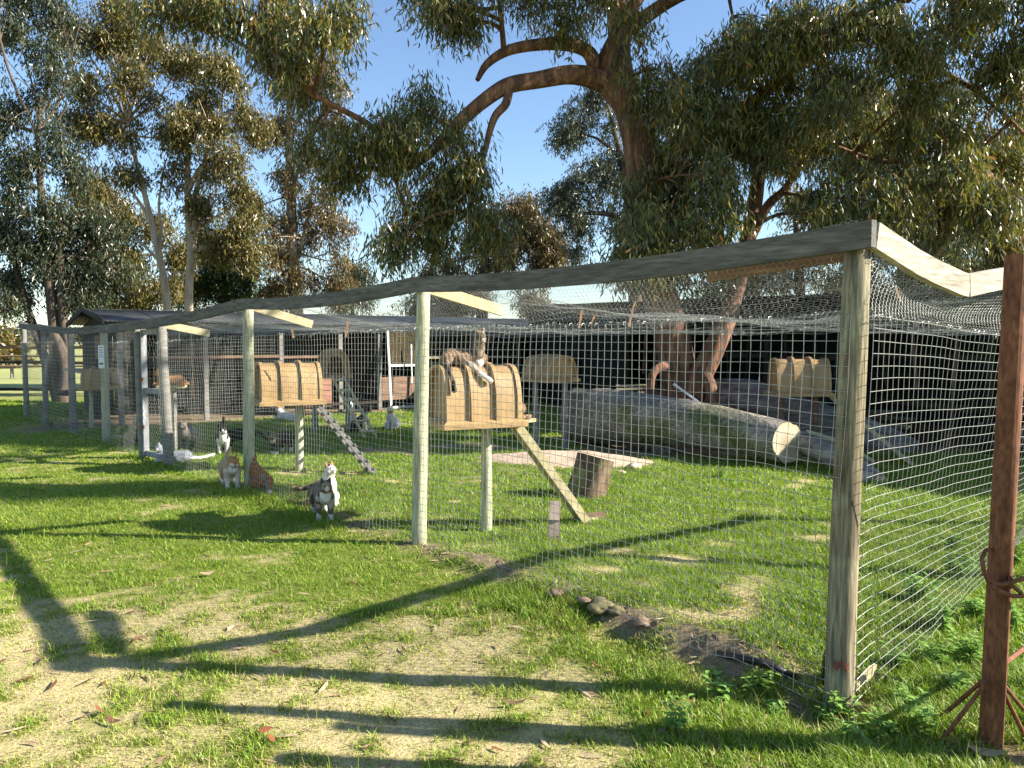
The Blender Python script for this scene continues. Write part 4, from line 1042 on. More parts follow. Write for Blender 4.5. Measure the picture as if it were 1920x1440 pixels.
def cat_pose(pose, c, yaw=0.0, pit=0.0, tail=None, headup=0.0):
    L = []; leg = lambda p, r, col: [L.append((p[k], r[k], p[k + 1], r[k + 1], col[min(k, len(col) - 1)])) for k in range(len(p) - 1)]
    bd, ch, lg, pw, bl = c['body'], c['chest'], c['leg'], c['paw'], c.get('belly', c['body'])
    if pose == 'stand':
        leg([(0.145, 0, 0.215), (0.02, 0, 0.218), (-0.14, 0, 0.215)], [0.074, 0.074, 0.072], [bd])
        leg([(0.15, 0, 0.185), (-0.11, 0, 0.175)], [0.058, 0.05], [bl])
        leg([(0.19, 0, 0.20), (0.205, 0, 0.235)], [0.048, 0.045], [ch])
        leg([(0.165, 0, 0.235), (0.215, 0, 0.30 + headup)], [0.058, 0.045], [c.get('neck', bd)])
        for s_ in (-1, 1):
            k = 0.02 * s_
            leg([(0.15, s_ * 0.045, 0.19), (0.145 + k, s_ * 0.047, 0.12), (0.155 + k, s_ * 0.045, 0.05), (0.16 + k, s_ * 0.045, 0.02), (0.185 + k, s_ * 0.045, 0.016)], [0.042, 0.03, 0.021, 0.021, 0.02], [lg, lg, pw, pw])
            leg([(-0.12, s_ * 0.045, 0.19), (-0.085 - k, s_ * 0.055, 0.13), (-0.165 - k, s_ * 0.05, 0.075), (-0.15 - k, s_ * 0.05, 0.02), (-0.125 - k, s_ * 0.05, 0.016)], [0.06, 0.042, 0.022, 0.02, 0.02], [bd, lg, pw, pw])
        hp = (0.235, 0); hz = 0.325 + headup
        tl = tail or [(-0.19, 0, 0.235), (-0.27, 0.01, 0.22), (-0.34, 0.02, 0.16), (-0.40, 0.03, 0.12)]
    elif pose == 'sit':
        leg([(-0.09, 0, 0.095), (-0.02, 0, 0.16), (0.045, 0, 0.225)], [0.092, 0.083, 0.066], [bd])
        leg([(0.06, 0, 0.19), (0.075, 0, 0.23)], [0.052, 0.05], [ch])
        leg([(0.045, 0, 0.24), (0.07, 0, 0.30)], [0.058, 0.045], [c.get('neck', bd)])
        for s_ in (-1, 1):
            leg([(0.06, s_ * 0.035, 0.20), (0.085, s_ * 0.036, 0.11), (0.088, s_ * 0.034, 0.03), (0.112, s_ * 0.034, 0.017)], [0.038, 0.025, 0.021, 0.021], [ch, lg, pw])
            leg([(-0.09, s_ * 0.06, 0.09), (0.0, s_ * 0.078, 0.075), (0.01, s_ * 0.08, 0.03), (0.055, s_ * 0.072, 0.018)], [0.065, 0.048, 0.026, 0.021], [bd, bd, pw])
        hp = (0.09, 0); hz = 0.335
        tl = tail or [(-0.16, 0, 0.04), (-0.20, -0.06, 0.022), (-0.14, -0.14, 0.02), (-0.05, -0.17, 0.02)]
    else:                                   # loaf / lying
        leg([(0.13, 0, 0.075), (-0.13, 0, 0.08)], [0.068, 0.08], [bd])
        leg([(0.16, 0, 0.07), (0.185, 0, 0.08)], [0.05, 0.045], [ch])
        leg([(0.14, 0, 0.10), (0.195, 0, 0.165 + headup * 0.9)], [0.06, 0.046], [c.get('neck', bd)])
        for s_ in (-1, 1):
            leg([(0.14, s_ * 0.05, 0.05), (0.22, s_ * 0.045, 0.022), (0.26, s_ * 0.04, 0.02)], [0.035, 0.022, 0.022], [lg, pw])
            leg([(-0.12, s_ * 0.06, 0.07), (-0.03, s_ * 0.085, 0.05), (-0.10, s_ * 0.09, 0.022), (-0.04, s_ * 0.085, 0.02)], [0.062, 0.04, 0.024, 0.02], [bd, bd, pw])
        hp = (0.215, 0); hz = 0.195 + headup
        tl = tail or [(-0.20, 0, 0.05), (-0.26, 0.05, 0.025), (-0.22, 0.14, 0.02), (-0.12, 0.17, 0.02)]
    nt_ = len(tl)
    for k in range(nt_ - 1):
        L.append((tl[k], 0.024 - 0.008 * k / nt_, tl[k + 1], 0.024 - 0.008 * (k + 1) / nt_, c['tip'] if k >= nt_ - 2 and 'tip' in c else c.get('tail', bd)))
    h, eyes, nose = head_caps(hp, hz, yaw, pit, c)
    return L + h, eyes, nose
def make_cat(label, loc, heading, caps, eyes, nose, scale=1.0, stripes=0.0, group='cats in the pen', roll=None, face=True, spots=()):
    loc = Vector(loc)
    t = thing('cat', label, 'cat', loc, group)
    bm = bmesh.new()
    for a, ra, b, rb, _ in caps:
        a = Vector(a); b = Vector(b); d = b - a
        q = d.to_track_quat('Z', 'Y').to_matrix().to_4x4() if d.length > 1e-6 else Matrix()
        if d.length > 1e-6:
            bmesh.ops.create_cone(bm, cap_ends=True, segments=14, radius1=ra, radius2=rb, depth=d.length, matrix=Matrix.Translation((a + b) / 2) @ q)
        for p_, r_ in ((a, ra), (b, rb)): bmesh.ops.create_icosphere(bm, subdivisions=2, radius=r_, matrix=Matrix.Translation(p_))
    me = bpy.data.meshes.new('tmp'); bm.to_mesh(me); bm.free()
    to = bpy.data.objects.new('tmp', me); COL.objects.link(to)
    md = to.modifiers.new('r', 'REMESH'); md.mode = 'VOXEL'; md.voxel_size = 0.0068; md.use_smooth_shade = True
    ms = to.modifiers.new('s', 'SMOOTH'); ms.factor = 0.5; ms.iterations = 3
    dg = bpy.context.evaluated_depsgraph_get(); me2 = bpy.data.meshes.new_from_object(to.evaluated_get(dg))
    bpy.data.objects.remove(to); bpy.data.meshes.remove(me)
    nv = len(me2.vertices); co = np.zeros(nv * 3, np.float32); me2.vertices.foreach_get('co', co); co = co.reshape(-1, 3)
    jit = 1.5 * np.stack([fbm(co[:, 0] * 28 + co[:, 2] * 9, co[:, 1] * 28 + i * 7, 300 + i, 2) - 0.5 for i in range(3)], 1) * 0.045
    best = np.full(nv, 1e9); col = np.zeros((nv, 3)); par = np.zeros(nv)
    for a, ra, b, rb, cc in caps:
        A = np.array(a); D = np.array(b) - A; l2 = max(1e-9, D.dot(D)); q = co + jit * 0.5
        f = np.clip(((q - A) @ D) / l2, 0, 1); dist = np.linalg.norm(q - (A + f[:, None] * D), axis=1) - (ra + (rb - ra) * f)
        k = dist < best; best[k] = dist[k]; col[k] = cc
    for (sx, sy, sz, sr, sc) in spots:
        k = np.linalg.norm(co + jit - np.array([sx, sy, sz]), axis=1) < sr; col[k] = sc
    if stripes:
        w = np.sin((co[:, 0] * 1.0 + 0.25 * co[:, 2]) * 150 + 5 * fbm(co[:, 1] * 20, co[:, 2] * 20, 320, 2)) * 0.5 + 0.5
        dark = (col.sum(1) < 1.4)
        col = np.where(dark[:, None], col * (1 - stripes * 0.75 * (w[:, None] > 0.62) + 0.22 * stripes * (w[:, None] < 0.3)), col)
    col *= (0.85 + 0.3 * fbm(co[:, 0] * 60, co[:, 1] * 60 + co[:, 2] * 45, 330, 2))[:, None]
    col = np.clip(col, 0, 0.85)
    M3 = Matrix.Rotation(heading, 3, 'Z')
    if roll is not None: M3 = M3 @ roll
    Mn = np.array(M3) * scale
    me2.vertices.foreach_set('co', (co @ Mn.T).astype(np.float32).ravel())
    ca = me2.color_attributes.new('col', 'FLOAT_COLOR', 'POINT'); c4 = np.ones((nv, 4), np.float32); c4[:, :3] = col; ca.data.foreach_set('color', c4.ravel())
    me2.materials.clear(); me2.update(); me2.shade_smooth()
    body_ = link('body', me2, FUR, t)
    # short coat standing off the skin
    nl = np.zeros(nv * 3, np.float32); me2.vertices.foreach_get('normal', nl); nl = nl.reshape(-1, 3)
    cw_ = np.array(me2.vertices[0].co); cw = np.zeros(nv * 3, np.float32); me2.vertices.foreach_get('co', cw); cw = cw.reshape(-1, 3)
    q = rng.integers(0, nv, 5200); lay = np.array(M3 @ Vector((-0.75, 0, -0.35)))
    d_ = nl[q] * 0.75 + lay + rng.normal(0, 0.28, (len(q), 3)); d_ /= np.linalg.norm(d_, axis=1, keepdims=True)
    sv_ = np.cross(d_, rng.normal(size=(len(q), 3))); sv_ /= np.linalg.norm(sv_, axis=1, keepdims=True) + 1e-9
    ln_ = scale * (0.008 + 0.010 * rng.random((len(q), 1))); b_ = cw[q] + rng.normal(0, 0.003, (len(q), 3)) - nl[q] * 0.002
    VF = np.stack([b_ - sv_ * 0.0011, b_ + sv_ * 0.0011, b_ + d_ * ln_], 1).reshape(-1, 3) + np.array(loc)
    fo = npmesh('coat', VF, np.arange(len(VF)).reshape(-1, 3), FUR, body_, col=np.repeat(col[q] * (0.8 + 0.4 * rng.random((len(q), 1))), 3, 0)); fo['kind'] = 'stuff'
    if face:
        for e in eyes:
            bm = bmesh.new(); bmesh.ops.create_icosphere(bm, subdivisions=2, radius=0.0105 * scale); m_ = bpy.data.meshes.new('eye'); bm.to_mesh(m_); bm.free(); m_.shade_smooth()
            o = link('eye', m_, EYE, body_); o.location = M3 @ (Vector(e) * scale)
        bm = bmesh.new(); bmesh.ops.create_icosphere(bm, subdivisions=1, radius=0.006 * scale); m_ = bpy.data.meshes.new('nose'); bm.to_mesh(m_); bm.free()
        o = link('nose', m_, NOSE, body_); o.location = M3 @ (Vector(nose) * scale)
    return t
def cols(base_, **k):
    d = {q: base_ for q in ('body', 'chest', 'leg', 'paw', 'head', 'cheek', 'muzzle', 'ear')}; d.update(k); return d
def cat_at(label, u, v, heading, pose, c, scale=1.0, z=None, **k):
    p = gpt(u, v) if z is None else Vector(z)
    kk = {q: k.pop(q) for q in ('yaw', 'pit', 'tail', 'headup') if q in k}
    caps, eyes, nose = cat_pose(pose, c, **kk)
    return make_cat(label, p, R(heading), caps, eyes, nose, scale, **k)
# the two cats at the wire: a tabby in front, a calico behind with its face lifted to the sun
cat_at('tabby and white cat standing at the wire with white bib and paws', 604, 968, -68, 'stand', cols(TABG, chest=WHT, paw=WHT, muzzle=WHT, blaze=WHT, belly=(0.5, 0.46, 0.4), neck=TABG, cheek=TABG, leg=(0.33, 0.28, 0.22)), 1.08, stripes=0.9, yaw=R(8), headup=-0.03, tail=[(-0.19, 0, 0.235), (-0.25, -0.05, 0.22), (-0.29, -0.12, 0.19), (-0.33, -0.2, 0.2)])
cat_at('calico and white cat sitting behind the tabby, face lifted to the sun', 612, 948, -52, 'sit', cols(WHT, ear=(0.55, 0.27, 0.12), head=WHT, tail=(0.3, 0.13, 0.05)), 1.10, pit=R(14), yaw=R(10), spots=((0.075, -0.03, 0.37, 0.032, BLK), (0.085, 0.028, 0.365, 0.03, GIN), (-0.10, 0.05, 0.10, 0.07, (0.30, 0.13, 0.06)), (-0.03, -0.07, 0.18, 0.05, BLK)))
# at the third post
cat_at('ginger and white cat standing in shade beside the pale post', 432, 912, -62, 'stand', cols(GINL, chest=WHT, paw=WHT, muzzle=WHT, leg=(0.62, 0.52, 0.40), head=GIN, ear=GIN, neck=GIN, cheek=WHT, belly=(0.55, 0.42, 0.28)), 1.12, yaw=R(40), pit=R(-8), headup=-0.05, stripes=0.25, tail=[(-0.19, 0, 0.235), (-0.22, 0.0, 0.27), (-0.22, 0.02, 0.32), (-0.2, 0.03, 0.36)], )
cat_at('bright ginger cat sitting with its back turned, white tipped tail stretched along the grass', 484, 917, 150, 'sit', cols((0.36, 0.145, 0.05), paw=WHT, tip=WHT, tail=(0.45, 0.2, 0.08)), 0.98, stripes=0.45, tail=[(-0.16, 0, 0.04), (-0.24, 0.06, 0.03), (-0.32, 0.13, 0.03), (-0.40, 0.20, 0.03)], face=False)
stk = thing('wire_stub', 'thin bent grey metal stake leaning by the ginger cat and the post', 'stake', gpt(502, 925))
m = MB(); m.tube([dp(493, 893, 8.2), dp(499, 905, 8.18), gpt(504, 928)], [0.016, 0.014, 0.014], 8); build('rod', m, plain('grey_iron', (0.16, 0.16, 0.17), 0.5, metal=0.6), stk); m = MB(); m.tube([dp(490, 892, 8.2), dp(495, 893, 8.2)], 0.02, 8); build('cap', m, WIRE, stk)
# shaded cats further in
cat_at('black and white cat with white face walking in the shade', 419, 848, -70, 'stand', cols(BLK, chest=WHT, leg=WHT, paw=WHT, muzzle=WHT, blaze=WHT, cheek=WHT, ear=BLK, neck=(0.4, 0.4, 0.4), belly=WHT), 1.08, yaw=R(12), tail=[(-0.19, 0, 0.235), (-0.22, 0.0, 0.30), (-0.21, 0.0, 0.38), (-0.2, 0.01, 0.45)])
cat_at('all black cat half hidden behind the pale post', 450, 844, -170, 'stand', cols(BLK), 1.1, face=False)
cat_at('dark tabby cat with white feet walking under the tan house', 527, 850, -105, 'stand', cols((0.05, 0.042, 0.035), paw=WHT, chest=(0.3, 0.28, 0.26)), 1.1, yaw=0, headup=-0.06, pit=R(-20))
cat_at('plain grey cat walking between the gate and black and white cat', 352, 840, -80, 'stand', cols(GRY, muzzle=(0.45, 0.38, 0.33)), 1.15)
cat_at('white cat with blue grey back lying behind the gate post', 330, 866, 195, 'loaf', cols(WHT, body=BLUE, head=BLUE, ear=BLUE, neck=BLUE, tail=WHT, tip=WHT), 1.0, tail=[(-0.20, 0, 0.05), (-0.28, -0.02, 0.04), (-0.38, -0.06, 0.05), (-0.47, -0.1, 0.07)], face=False)
cat_at('brown tabby cat sitting in the dim bay behind the gate', 256, 832, -60, 'sit', cols((0.30, 0.24, 0.15)), 1.15, stripes=0.6)
# sitting cats on the far lawn
cat_at('pale ginger cat sitting by the foot of the open rung ladder', 663, 803, -120, 'sit', cols((0.62, 0.42, 0.30), chest=WHT, muzzle=WHT, cheek=WHT), 1.15, yaw=R(-10))
cat_at('black and white cat sitting against the pale ginger cat', 676, 808, 10, 'sit', cols(BLK, chest=WHT, muzzle=WHT, cheek=WHT, leg=WHT, paw=WHT, neck=WHT, ear=(0.25, 0.1, 0.06)), 1.05, yaw=R(15))
cat_at('white cat with ginger ears and back sitting alone on the far lawn', 735, 805, -100, 'sit', cols(WHT, ear=GIN, neck=GIN, tail=GIN), 1.15, spots=((-0.08, 0.0, 0.19, 0.06, GIN), (0.09, -0.03, 0.375, 0.028, GIN)))
cat_at('white and ginger cat crouched beyond the post of the tan house', 541, 787, 160, 'loaf', cols(WHT, head=GIN, ear=GIN), 1.2, spots=((-0.1, 0, 0.15, 0.07, (0.7, 0.42, 0.2)),), face=False)
# cats on the roof of the near house
zt = lambda a, s_, dz: Vector(WB(a, s_, 0.475 + dz))
C1c = cols(TAB, leg=(0.5, 0.42, 0.34), paw=WHT, tip=BLK)
C1c['neck'] = TAB
capsL = [((-0.02, 0.05, 0.075), 0.085, (-0.18, 0.04, 0.075), 0.085, TAB), ((-0.18, 0.03, 0.075), 0.075, (-0.24, -0.02, 0.06), 0.06, TAB), ((-0.02, 0.05, 0.07), 0.08, (0.10, 0.08, 0.06), 0.06, (0.30, 0.20, 0.12)),
         ((-0.13, -0.03, 0.05), 0.06, (-0.06, -0.13, 0.0), 0.042, TAB), ((-0.06, -0.13, 0.0), 0.046, (-0.01, -0.20, -0.05), 0.030, (0.42, 0.36, 0.29)), ((-0.01, -0.20, -0.05), 0.030, (0.045, -0.25, -0.10), 0.019, WHT), ((0.045, -0.25, -0.10), 0.021, (0.08, -0.262, -0.125), 0.025, WHT),
         ((-0.24, -0.03, 0.05), 0.028, (-0.275, -0.13, 0.01), 0.023, TABG), ((-0.275, -0.13, 0.01), 0.023, (-0.275, -0.215, -0.05), 0.021, (0.09, 0.07, 0.055)), ((-0.275, -0.215, -0.05), 0.021, (-0.275, -0.262, -0.12), 0.020, (0.16, 0.12, 0.09)), ((-0.275, -0.262, -0.12), 0.020, (-0.27, -0.285, -0.20), 0.023, BLK),
         ((0.10, 0.09, 0.07), 0.05, (0.17, 0.12, 0.065), 0.046, TAB), ((0.17, 0.12, 0.065), 0.03, (0.2, 0.125, 0.05), 0.02, TAB), ((0.16, 0.10, 0.1), 0.02, (0.165, 0.09, 0.13), 0.009, TAB), ((0.16, 0.15, 0.1), 0.02, (0.165, 0.16, 0.13), 0.009, TAB)]
make_cat('brown tabby cat sprawled over the house roof, white hind leg and tail hanging down', zt(-0.02, 0.0, -0.005), R(25), capsL, [], (0, 0, 0), 0.93, stripes=0.7, face=False)
C2c = cols(TABG, muzzle=WHT, blaze=WHT, chest=WHT, cheek=(0.3, 0.25, 0.2), paw=(0.6, 0.55, 0.48), leg=(0.55, 0.5, 0.42))
cat_at('tabby cat with white muzzle and raised head lying on the house roof', 0, 0, 20 - 90, 'loaf', C2c, 1.05, z=Vector(WB(0.06, 0.17, 0.40)), stripes=0.7, yaw=R(18), headup=0.10, pit=R(-6))
cat_at('tabby and white cat clinging low at the end of the roof cats house', 0, 0, 100, 'sit', cols(TAB, chest=WHT, muzzle=WHT, cheek=WHT, neck=WHT), 0.95, z=Vector(WB(0.43, 0.16, 0.0)), yaw=R(-150), stripes=0.6)
m = MB(); m.beam(Vector(WB(0.32, 0.1, -0.028)), Vector(WB(0.60, 0.24, -0.028)), 0.26, 0.03, n=1); build('step_board', m, WOOD_PALE, houseB)
# a ginger cat on a perch behind the gate post
pq = dp(322, 722, 11.2)
perch = thing('perch_post', 'square post with a small perch board behind the gate post', 'post', (pq.x, pq.y, 0))
m = MB(); m.beam(Vector((pq.x, pq.y, -0.05)), Vector((pq.x, pq.y, pq.z - 0.04)), 0.09, 0.09, up=Vector((1, 0, 0)), n=2); build('post', m, WOOD_OLD, perch)
m = MB(); m.box(Vector((pq.x, pq.y, pq.z - 0.02)), (0.36, 0.26, 0.035), 0.2); build('perch_board', m, WOOD_PALE, perch)
cat_at('ginger cat curled on a perch board behind the gate post', 0, 0, 190, 'loaf', cols((0.34, 0.17, 0.07)), 0.9, z=(pq.x, pq.y, pq.z), face=False)
# ================================================================== trees
LEAFM = attrmat('gum_leaf', rough=0.30, transl=0.30, spec=0.48, tmul=(1.2, 1.2, 0.5))
def leaves(blobs, per, ln, wd, pal, droop=0.8, spray=0.55, twin=True, seed=1, shell=0.45, clump=0.34):
    """blobs: (centre, rx, ry, rz, weight). Hanging sprays of narrow leaves spread through each blob."""
    g = np.random.default_rng(seed)
    C = np.array([tuple(b[0]) for b in blobs]); RXYZ = np.array([b[1:4] for b in blobs]); W = np.array([b[4] if len(b) > 4 else 1.0 for b in blobs])
    RXYZ = RXYZ * 0.74; C = C + np.array([0, 0, spray * 0.38])
    # each blob is a handful of separate hanging clumps with open air between them
    nc = np.maximum(3, (W * 1.15 * (RXYZ.mean(1) / clump) ** 2)).astype(int)
    wb = np.repeat(np.arange(len(blobs)), nc); M_ = len(wb)
    d = g.normal(size=(M_, 3)); d /= np.linalg.norm(d, axis=1, keepdims=True)
    CC = C[wb] + d * (g.random(M_) ** shell)[:, None] * RXYZ[wb] * (0.8 + 0.4 * g.random((M_, 1)))
    cs = clump * (0.55 + 0.9 * g.random(M_)); cw = cs ** 2 * (0.5 + g.random(M_))
    ns = max(20, int(per / 14)); which = g.choice(M_, ns, p=cw / cw.sum())
    S = CC[which] + g.normal(size=(ns, 3)) * np.array([0.40, 0.40, 0.44]) * cs[which][:, None]
    sd = g.normal(size=(ns, 3)) * np.array([0.6, 0.6, 0.25]); sd[:, 2] -= droop
    sd /= np.linalg.norm(sd, axis=1, keepdims=True)
    tone = np.clip(0.5 * g.random(ns) + 0.5 * g.random(M_)[which], 0, 1); k = 14
    f = g.random((ns, k)); 
    P = S[:, None] + sd[:, None] * (f * spray)[..., None] + g.normal(size=(ns, k, 3)) * 0.07 * (spray / 0.55)
    ld = g.normal(size=(ns, k, 3)) * np.array([0.55, 0.55, 0.4]) + np.array([0, 0, -droop * 1.0]) + sd[:, None] * 0.3
    ld /= np.linalg.norm(ld, axis=2, keepdims=True)
    P = P.reshape(-1, 3); ld = ld.reshape(-1, 3); n = len(P)
    L = ln * (0.6 + 0.7 * g.random((n, 1))); Wd = wd * (0.7 + 0.6 * g.random((n, 1)))
    sv = np.cross(ld, g.normal(size=(n, 3))); sv /= np.linalg.norm(sv, axis=1, keepdims=True) + 1e-9
    nv = np.cross(ld, sv); bend = nv * (g.random((n, 1)) - 0.5) * 0.25 * L + sv * (g.random((n, 1)) - 0.5) * 0.22 * L
    t = np.repeat(tone, k)[:, None] * 0.6 + 0.4 * g.random((n, 1))
    pal = np.array(pal); idx_ = g.choice(len(pal), n, p=[0.34, 0.30, 0.20, 0.11, 0.05][:len(pal)] if len(pal) == 5 else None)
    col = pal[idx_] * (0.45 + 0.75 * t)
    if twin:
        V = np.stack([P, P + ld * L * 0.4 + sv * Wd + bend * 0.6, P + ld * L * 0.4 - sv * Wd + bend * 0.6, P + ld * L * 0.72 + sv * Wd * 0.7 + bend * 0.9, P + ld * L * 0.72 - sv * Wd * 0.7 + bend * 0.9, P + ld * L + bend * 0.3], 1).reshape(-1, 3)
        b = np.arange(n)[:, None] * 6
        F = np.concatenate([b + np.array([0, 1, 2]), b + np.array([1, 3, 2]), b + np.array([2, 3, 4]), b + np.array([3, 5, 4])])
        return V, F, np.repeat(col, 6, 0)
    V = np.stack([P, P + ld * L * 0.45 + sv * Wd + bend, P + ld * L, P + ld * L * 0.45 - sv * Wd + bend], 1).reshape(-1, 3)
    b = np.arange(n)[:, None] * 4
    F = np.concatenate([b + np.array([0, 1, 2]), b + np.array([0, 2, 3])])
    return V, F, np.repeat(col, 4, 0)
def twigs(blobs, limbs, g, r0=0.02, nsub=5):
    """thin branches from the nearest limb point to every blob, then side twigs inside it"""
    LP = np.array([tuple(p) for p in limbs]); out = []
    for b in blobs:
        c = np.array(tuple(b[0])); k = np.argmin(np.linalg.norm((LP - c) * np.array([1, 1, 1.4]) + np.array([0, 0, 0.0]), axis=1)); a = LP[k]
        mid = (a + c) / 2 + g.normal(size=3) * 0.15 * np.linalg.norm(c - a) + np.array([0, 0, 0.12 * np.linalg.norm(c - a)])
        f = np.linspace(0, 1, 7)[:, None]; cur = a * (1 - f) ** 2 + 2 * mid * f * (1 - f) + c * f ** 2
        out.append((cur, np.linspace(r0 * 1.5, r0 * 0.5, 7)))
        for q in range(nsub):
            e = c + g.normal(size=3) * np.array(b[1:4]) * 0.6; s = cur[g.integers(3, 7)]
            m_ = (s + e) / 2 + np.array([0, 0, 0.1]); cu = s * (1 - f) ** 2 + 2 * m_ * f * (1 - f) + e * f ** 2
            out.append((cu, np.linspace(r0 * 0.55, r0 * 0.2, 7)))
    V, F, n = [], [], 0
    P = np.stack([o[0] for o in out]); rr = np.stack([o[1] for o in out])
    T = np.gradient(P, axis=1); T /= np.linalg.norm(T, axis=2, keepdims=True) + 1e-9
    A = np.cross(T, np.array([0.3, 0.5, 0.8])); A /= np.linalg.norm(A, axis=2, keepdims=True) + 1e-9; B = np.cross(T, A)
    rings = [P + (A * math.cos(i * math.pi / 2.5) + B * math.sin(i * math.pi / 2.5)) * rr[..., None] for i in range(5)]
    V = np.stack(rings, 2).reshape(-1, 3); Nn, K = P.shape[:2]
    base = (np.arange(Nn)[:, None] * K + np.arange(K - 1)[None]) * 5
    F = np.concatenate([np.stack([base + i, base + (i + 1) % 5, base + 5 + (i + 1) % 5, base + 5 + i], -1).reshape(-1, 4) for i in range(5)])
    return V, F
def bl(u, v, y, rpx, w=1.0, sx=1.0, sz=1.0, dy=1.0):
    c = dp(u, v, y); r = rpx * y / FPX
    return (c, r * sx, r * dy, r * sz, w)
def tree(label, limbs, blobs, nleaf, bark, pal, ln, wd, seed, twin=False, droop=0.8, spray=0.55, n=12, amp=0.06, group='gum trees', tw=0.02, nsub=4, base=None, shell=0.45, clump=0.55):
    """limbs: list of (points, radii)"""
    b0 = Vector(base or limbs[0][0][0]); t = thing('gum_tree', label, 'tree', (b0.x, b0.y, 0), group)
    L = []; lp = []
    for i, (pts, rad) in enumerate(limbs):
        V, F = rough_tube(pts, rad, n if max(rad) > 0.06 else 8, amp, seed * 7 + i, 6); L.append((V, F))
        P = np.array([tuple(p) for p in pts])
        if i > 0 or len(limbs) == 1 or len(pts) > 2:
            q = P if i else P[max(1, len(P) // 2):]
            for k in range(len(q) - 1):
                for f in (0, 0.33, 0.66): lp.append(q[k] * (1 - f) + q[k + 1] * f)
            lp.append(q[-1])
    V, F = catm(L); npmesh('trunk', V, F, bark, t, smooth=True)
    V, F = twigs(blobs, lp, np.random.default_rng(seed), tw, nsub); o = npmesh('branches', V, F, bark, t, smooth=True); o['kind'] = 'stuff'
    V, F, c = leaves(blobs, nleaf, ln, wd, pal, droop, spray, twin, seed, shell, clump)
    npmesh('crown', V, F, LEAFM, t, col=c)
    return t
BARK_RED = mat('red_gum_bark', [(0.22, (0.030, 0.019, 0.014)), (0.45, (0.11, 0.060, 0.040)), (0.60, (0.25, 0.125, 0.075)), (0.78, (0.44, 0.28, 0.19))], scale=7, stretch=(1.6, 1.6, 0.22), rough=0.92, bump=0.9, bdist=0.04, distort=0.4)
BARK_PALE = mat('pale_gum_bark', [(0.25, (0.28, 0.20, 0.13)), (0.55, (0.46, 0.37, 0.27)), (0.8, (0.60, 0.52, 0.42))], scale=6, stretch=(1.5, 1.5, 0.3), rough=0.85, bump=0.3)
BARK_DARK = mat('dark_gum_bark', [(0.25, (0.05, 0.035, 0.028)), (0.55, (0.11, 0.08, 0.06)), (0.8, (0.19, 0.14, 0.105))], scale=7, stretch=(1.5, 1.5, 0.3), rough=0.9, bump=0.5)
PAL_MAIN = [(0.095, 0.112, 0.040), (0.13, 0.142, 0.045), (0.21, 0.195, 0.052), (0.33, 0.25, 0.06), (0.30, 0.145, 0.05)]
PAL_DARK = [(0.045, 0.062, 0.036), (0.06, 0.08, 0.045), (0.085, 0.10, 0.05), (0.12, 0.12, 0.055), (0.15, 0.10, 0.05)]
PAL_BROWN = [(0.13, 0.115, 0.055), (0.17, 0.14, 0.065), (0.21, 0.155, 0.075), (0.25, 0.15, 0.075), (0.24, 0.11, 0.055)]
PAL_OLIVE = [(0.12, 0.115, 0.036), (0.16, 0.145, 0.042), (0.20, 0.165, 0.05), (0.26, 0.19, 0.06), (0.22, 0.115, 0.045)]
PAL_BLUE = [(0.085, 0.105, 0.085), (0.10, 0.12, 0.09), (0.12, 0.13, 0.08), (0.16, 0.15, 0.08), (0.16, 0.12, 0.06)]
TY = 12.5
T_ = lambda u, v, y=TY: dp(u, v, y)
tb = gp(1288, 826); tb.z = -0.1
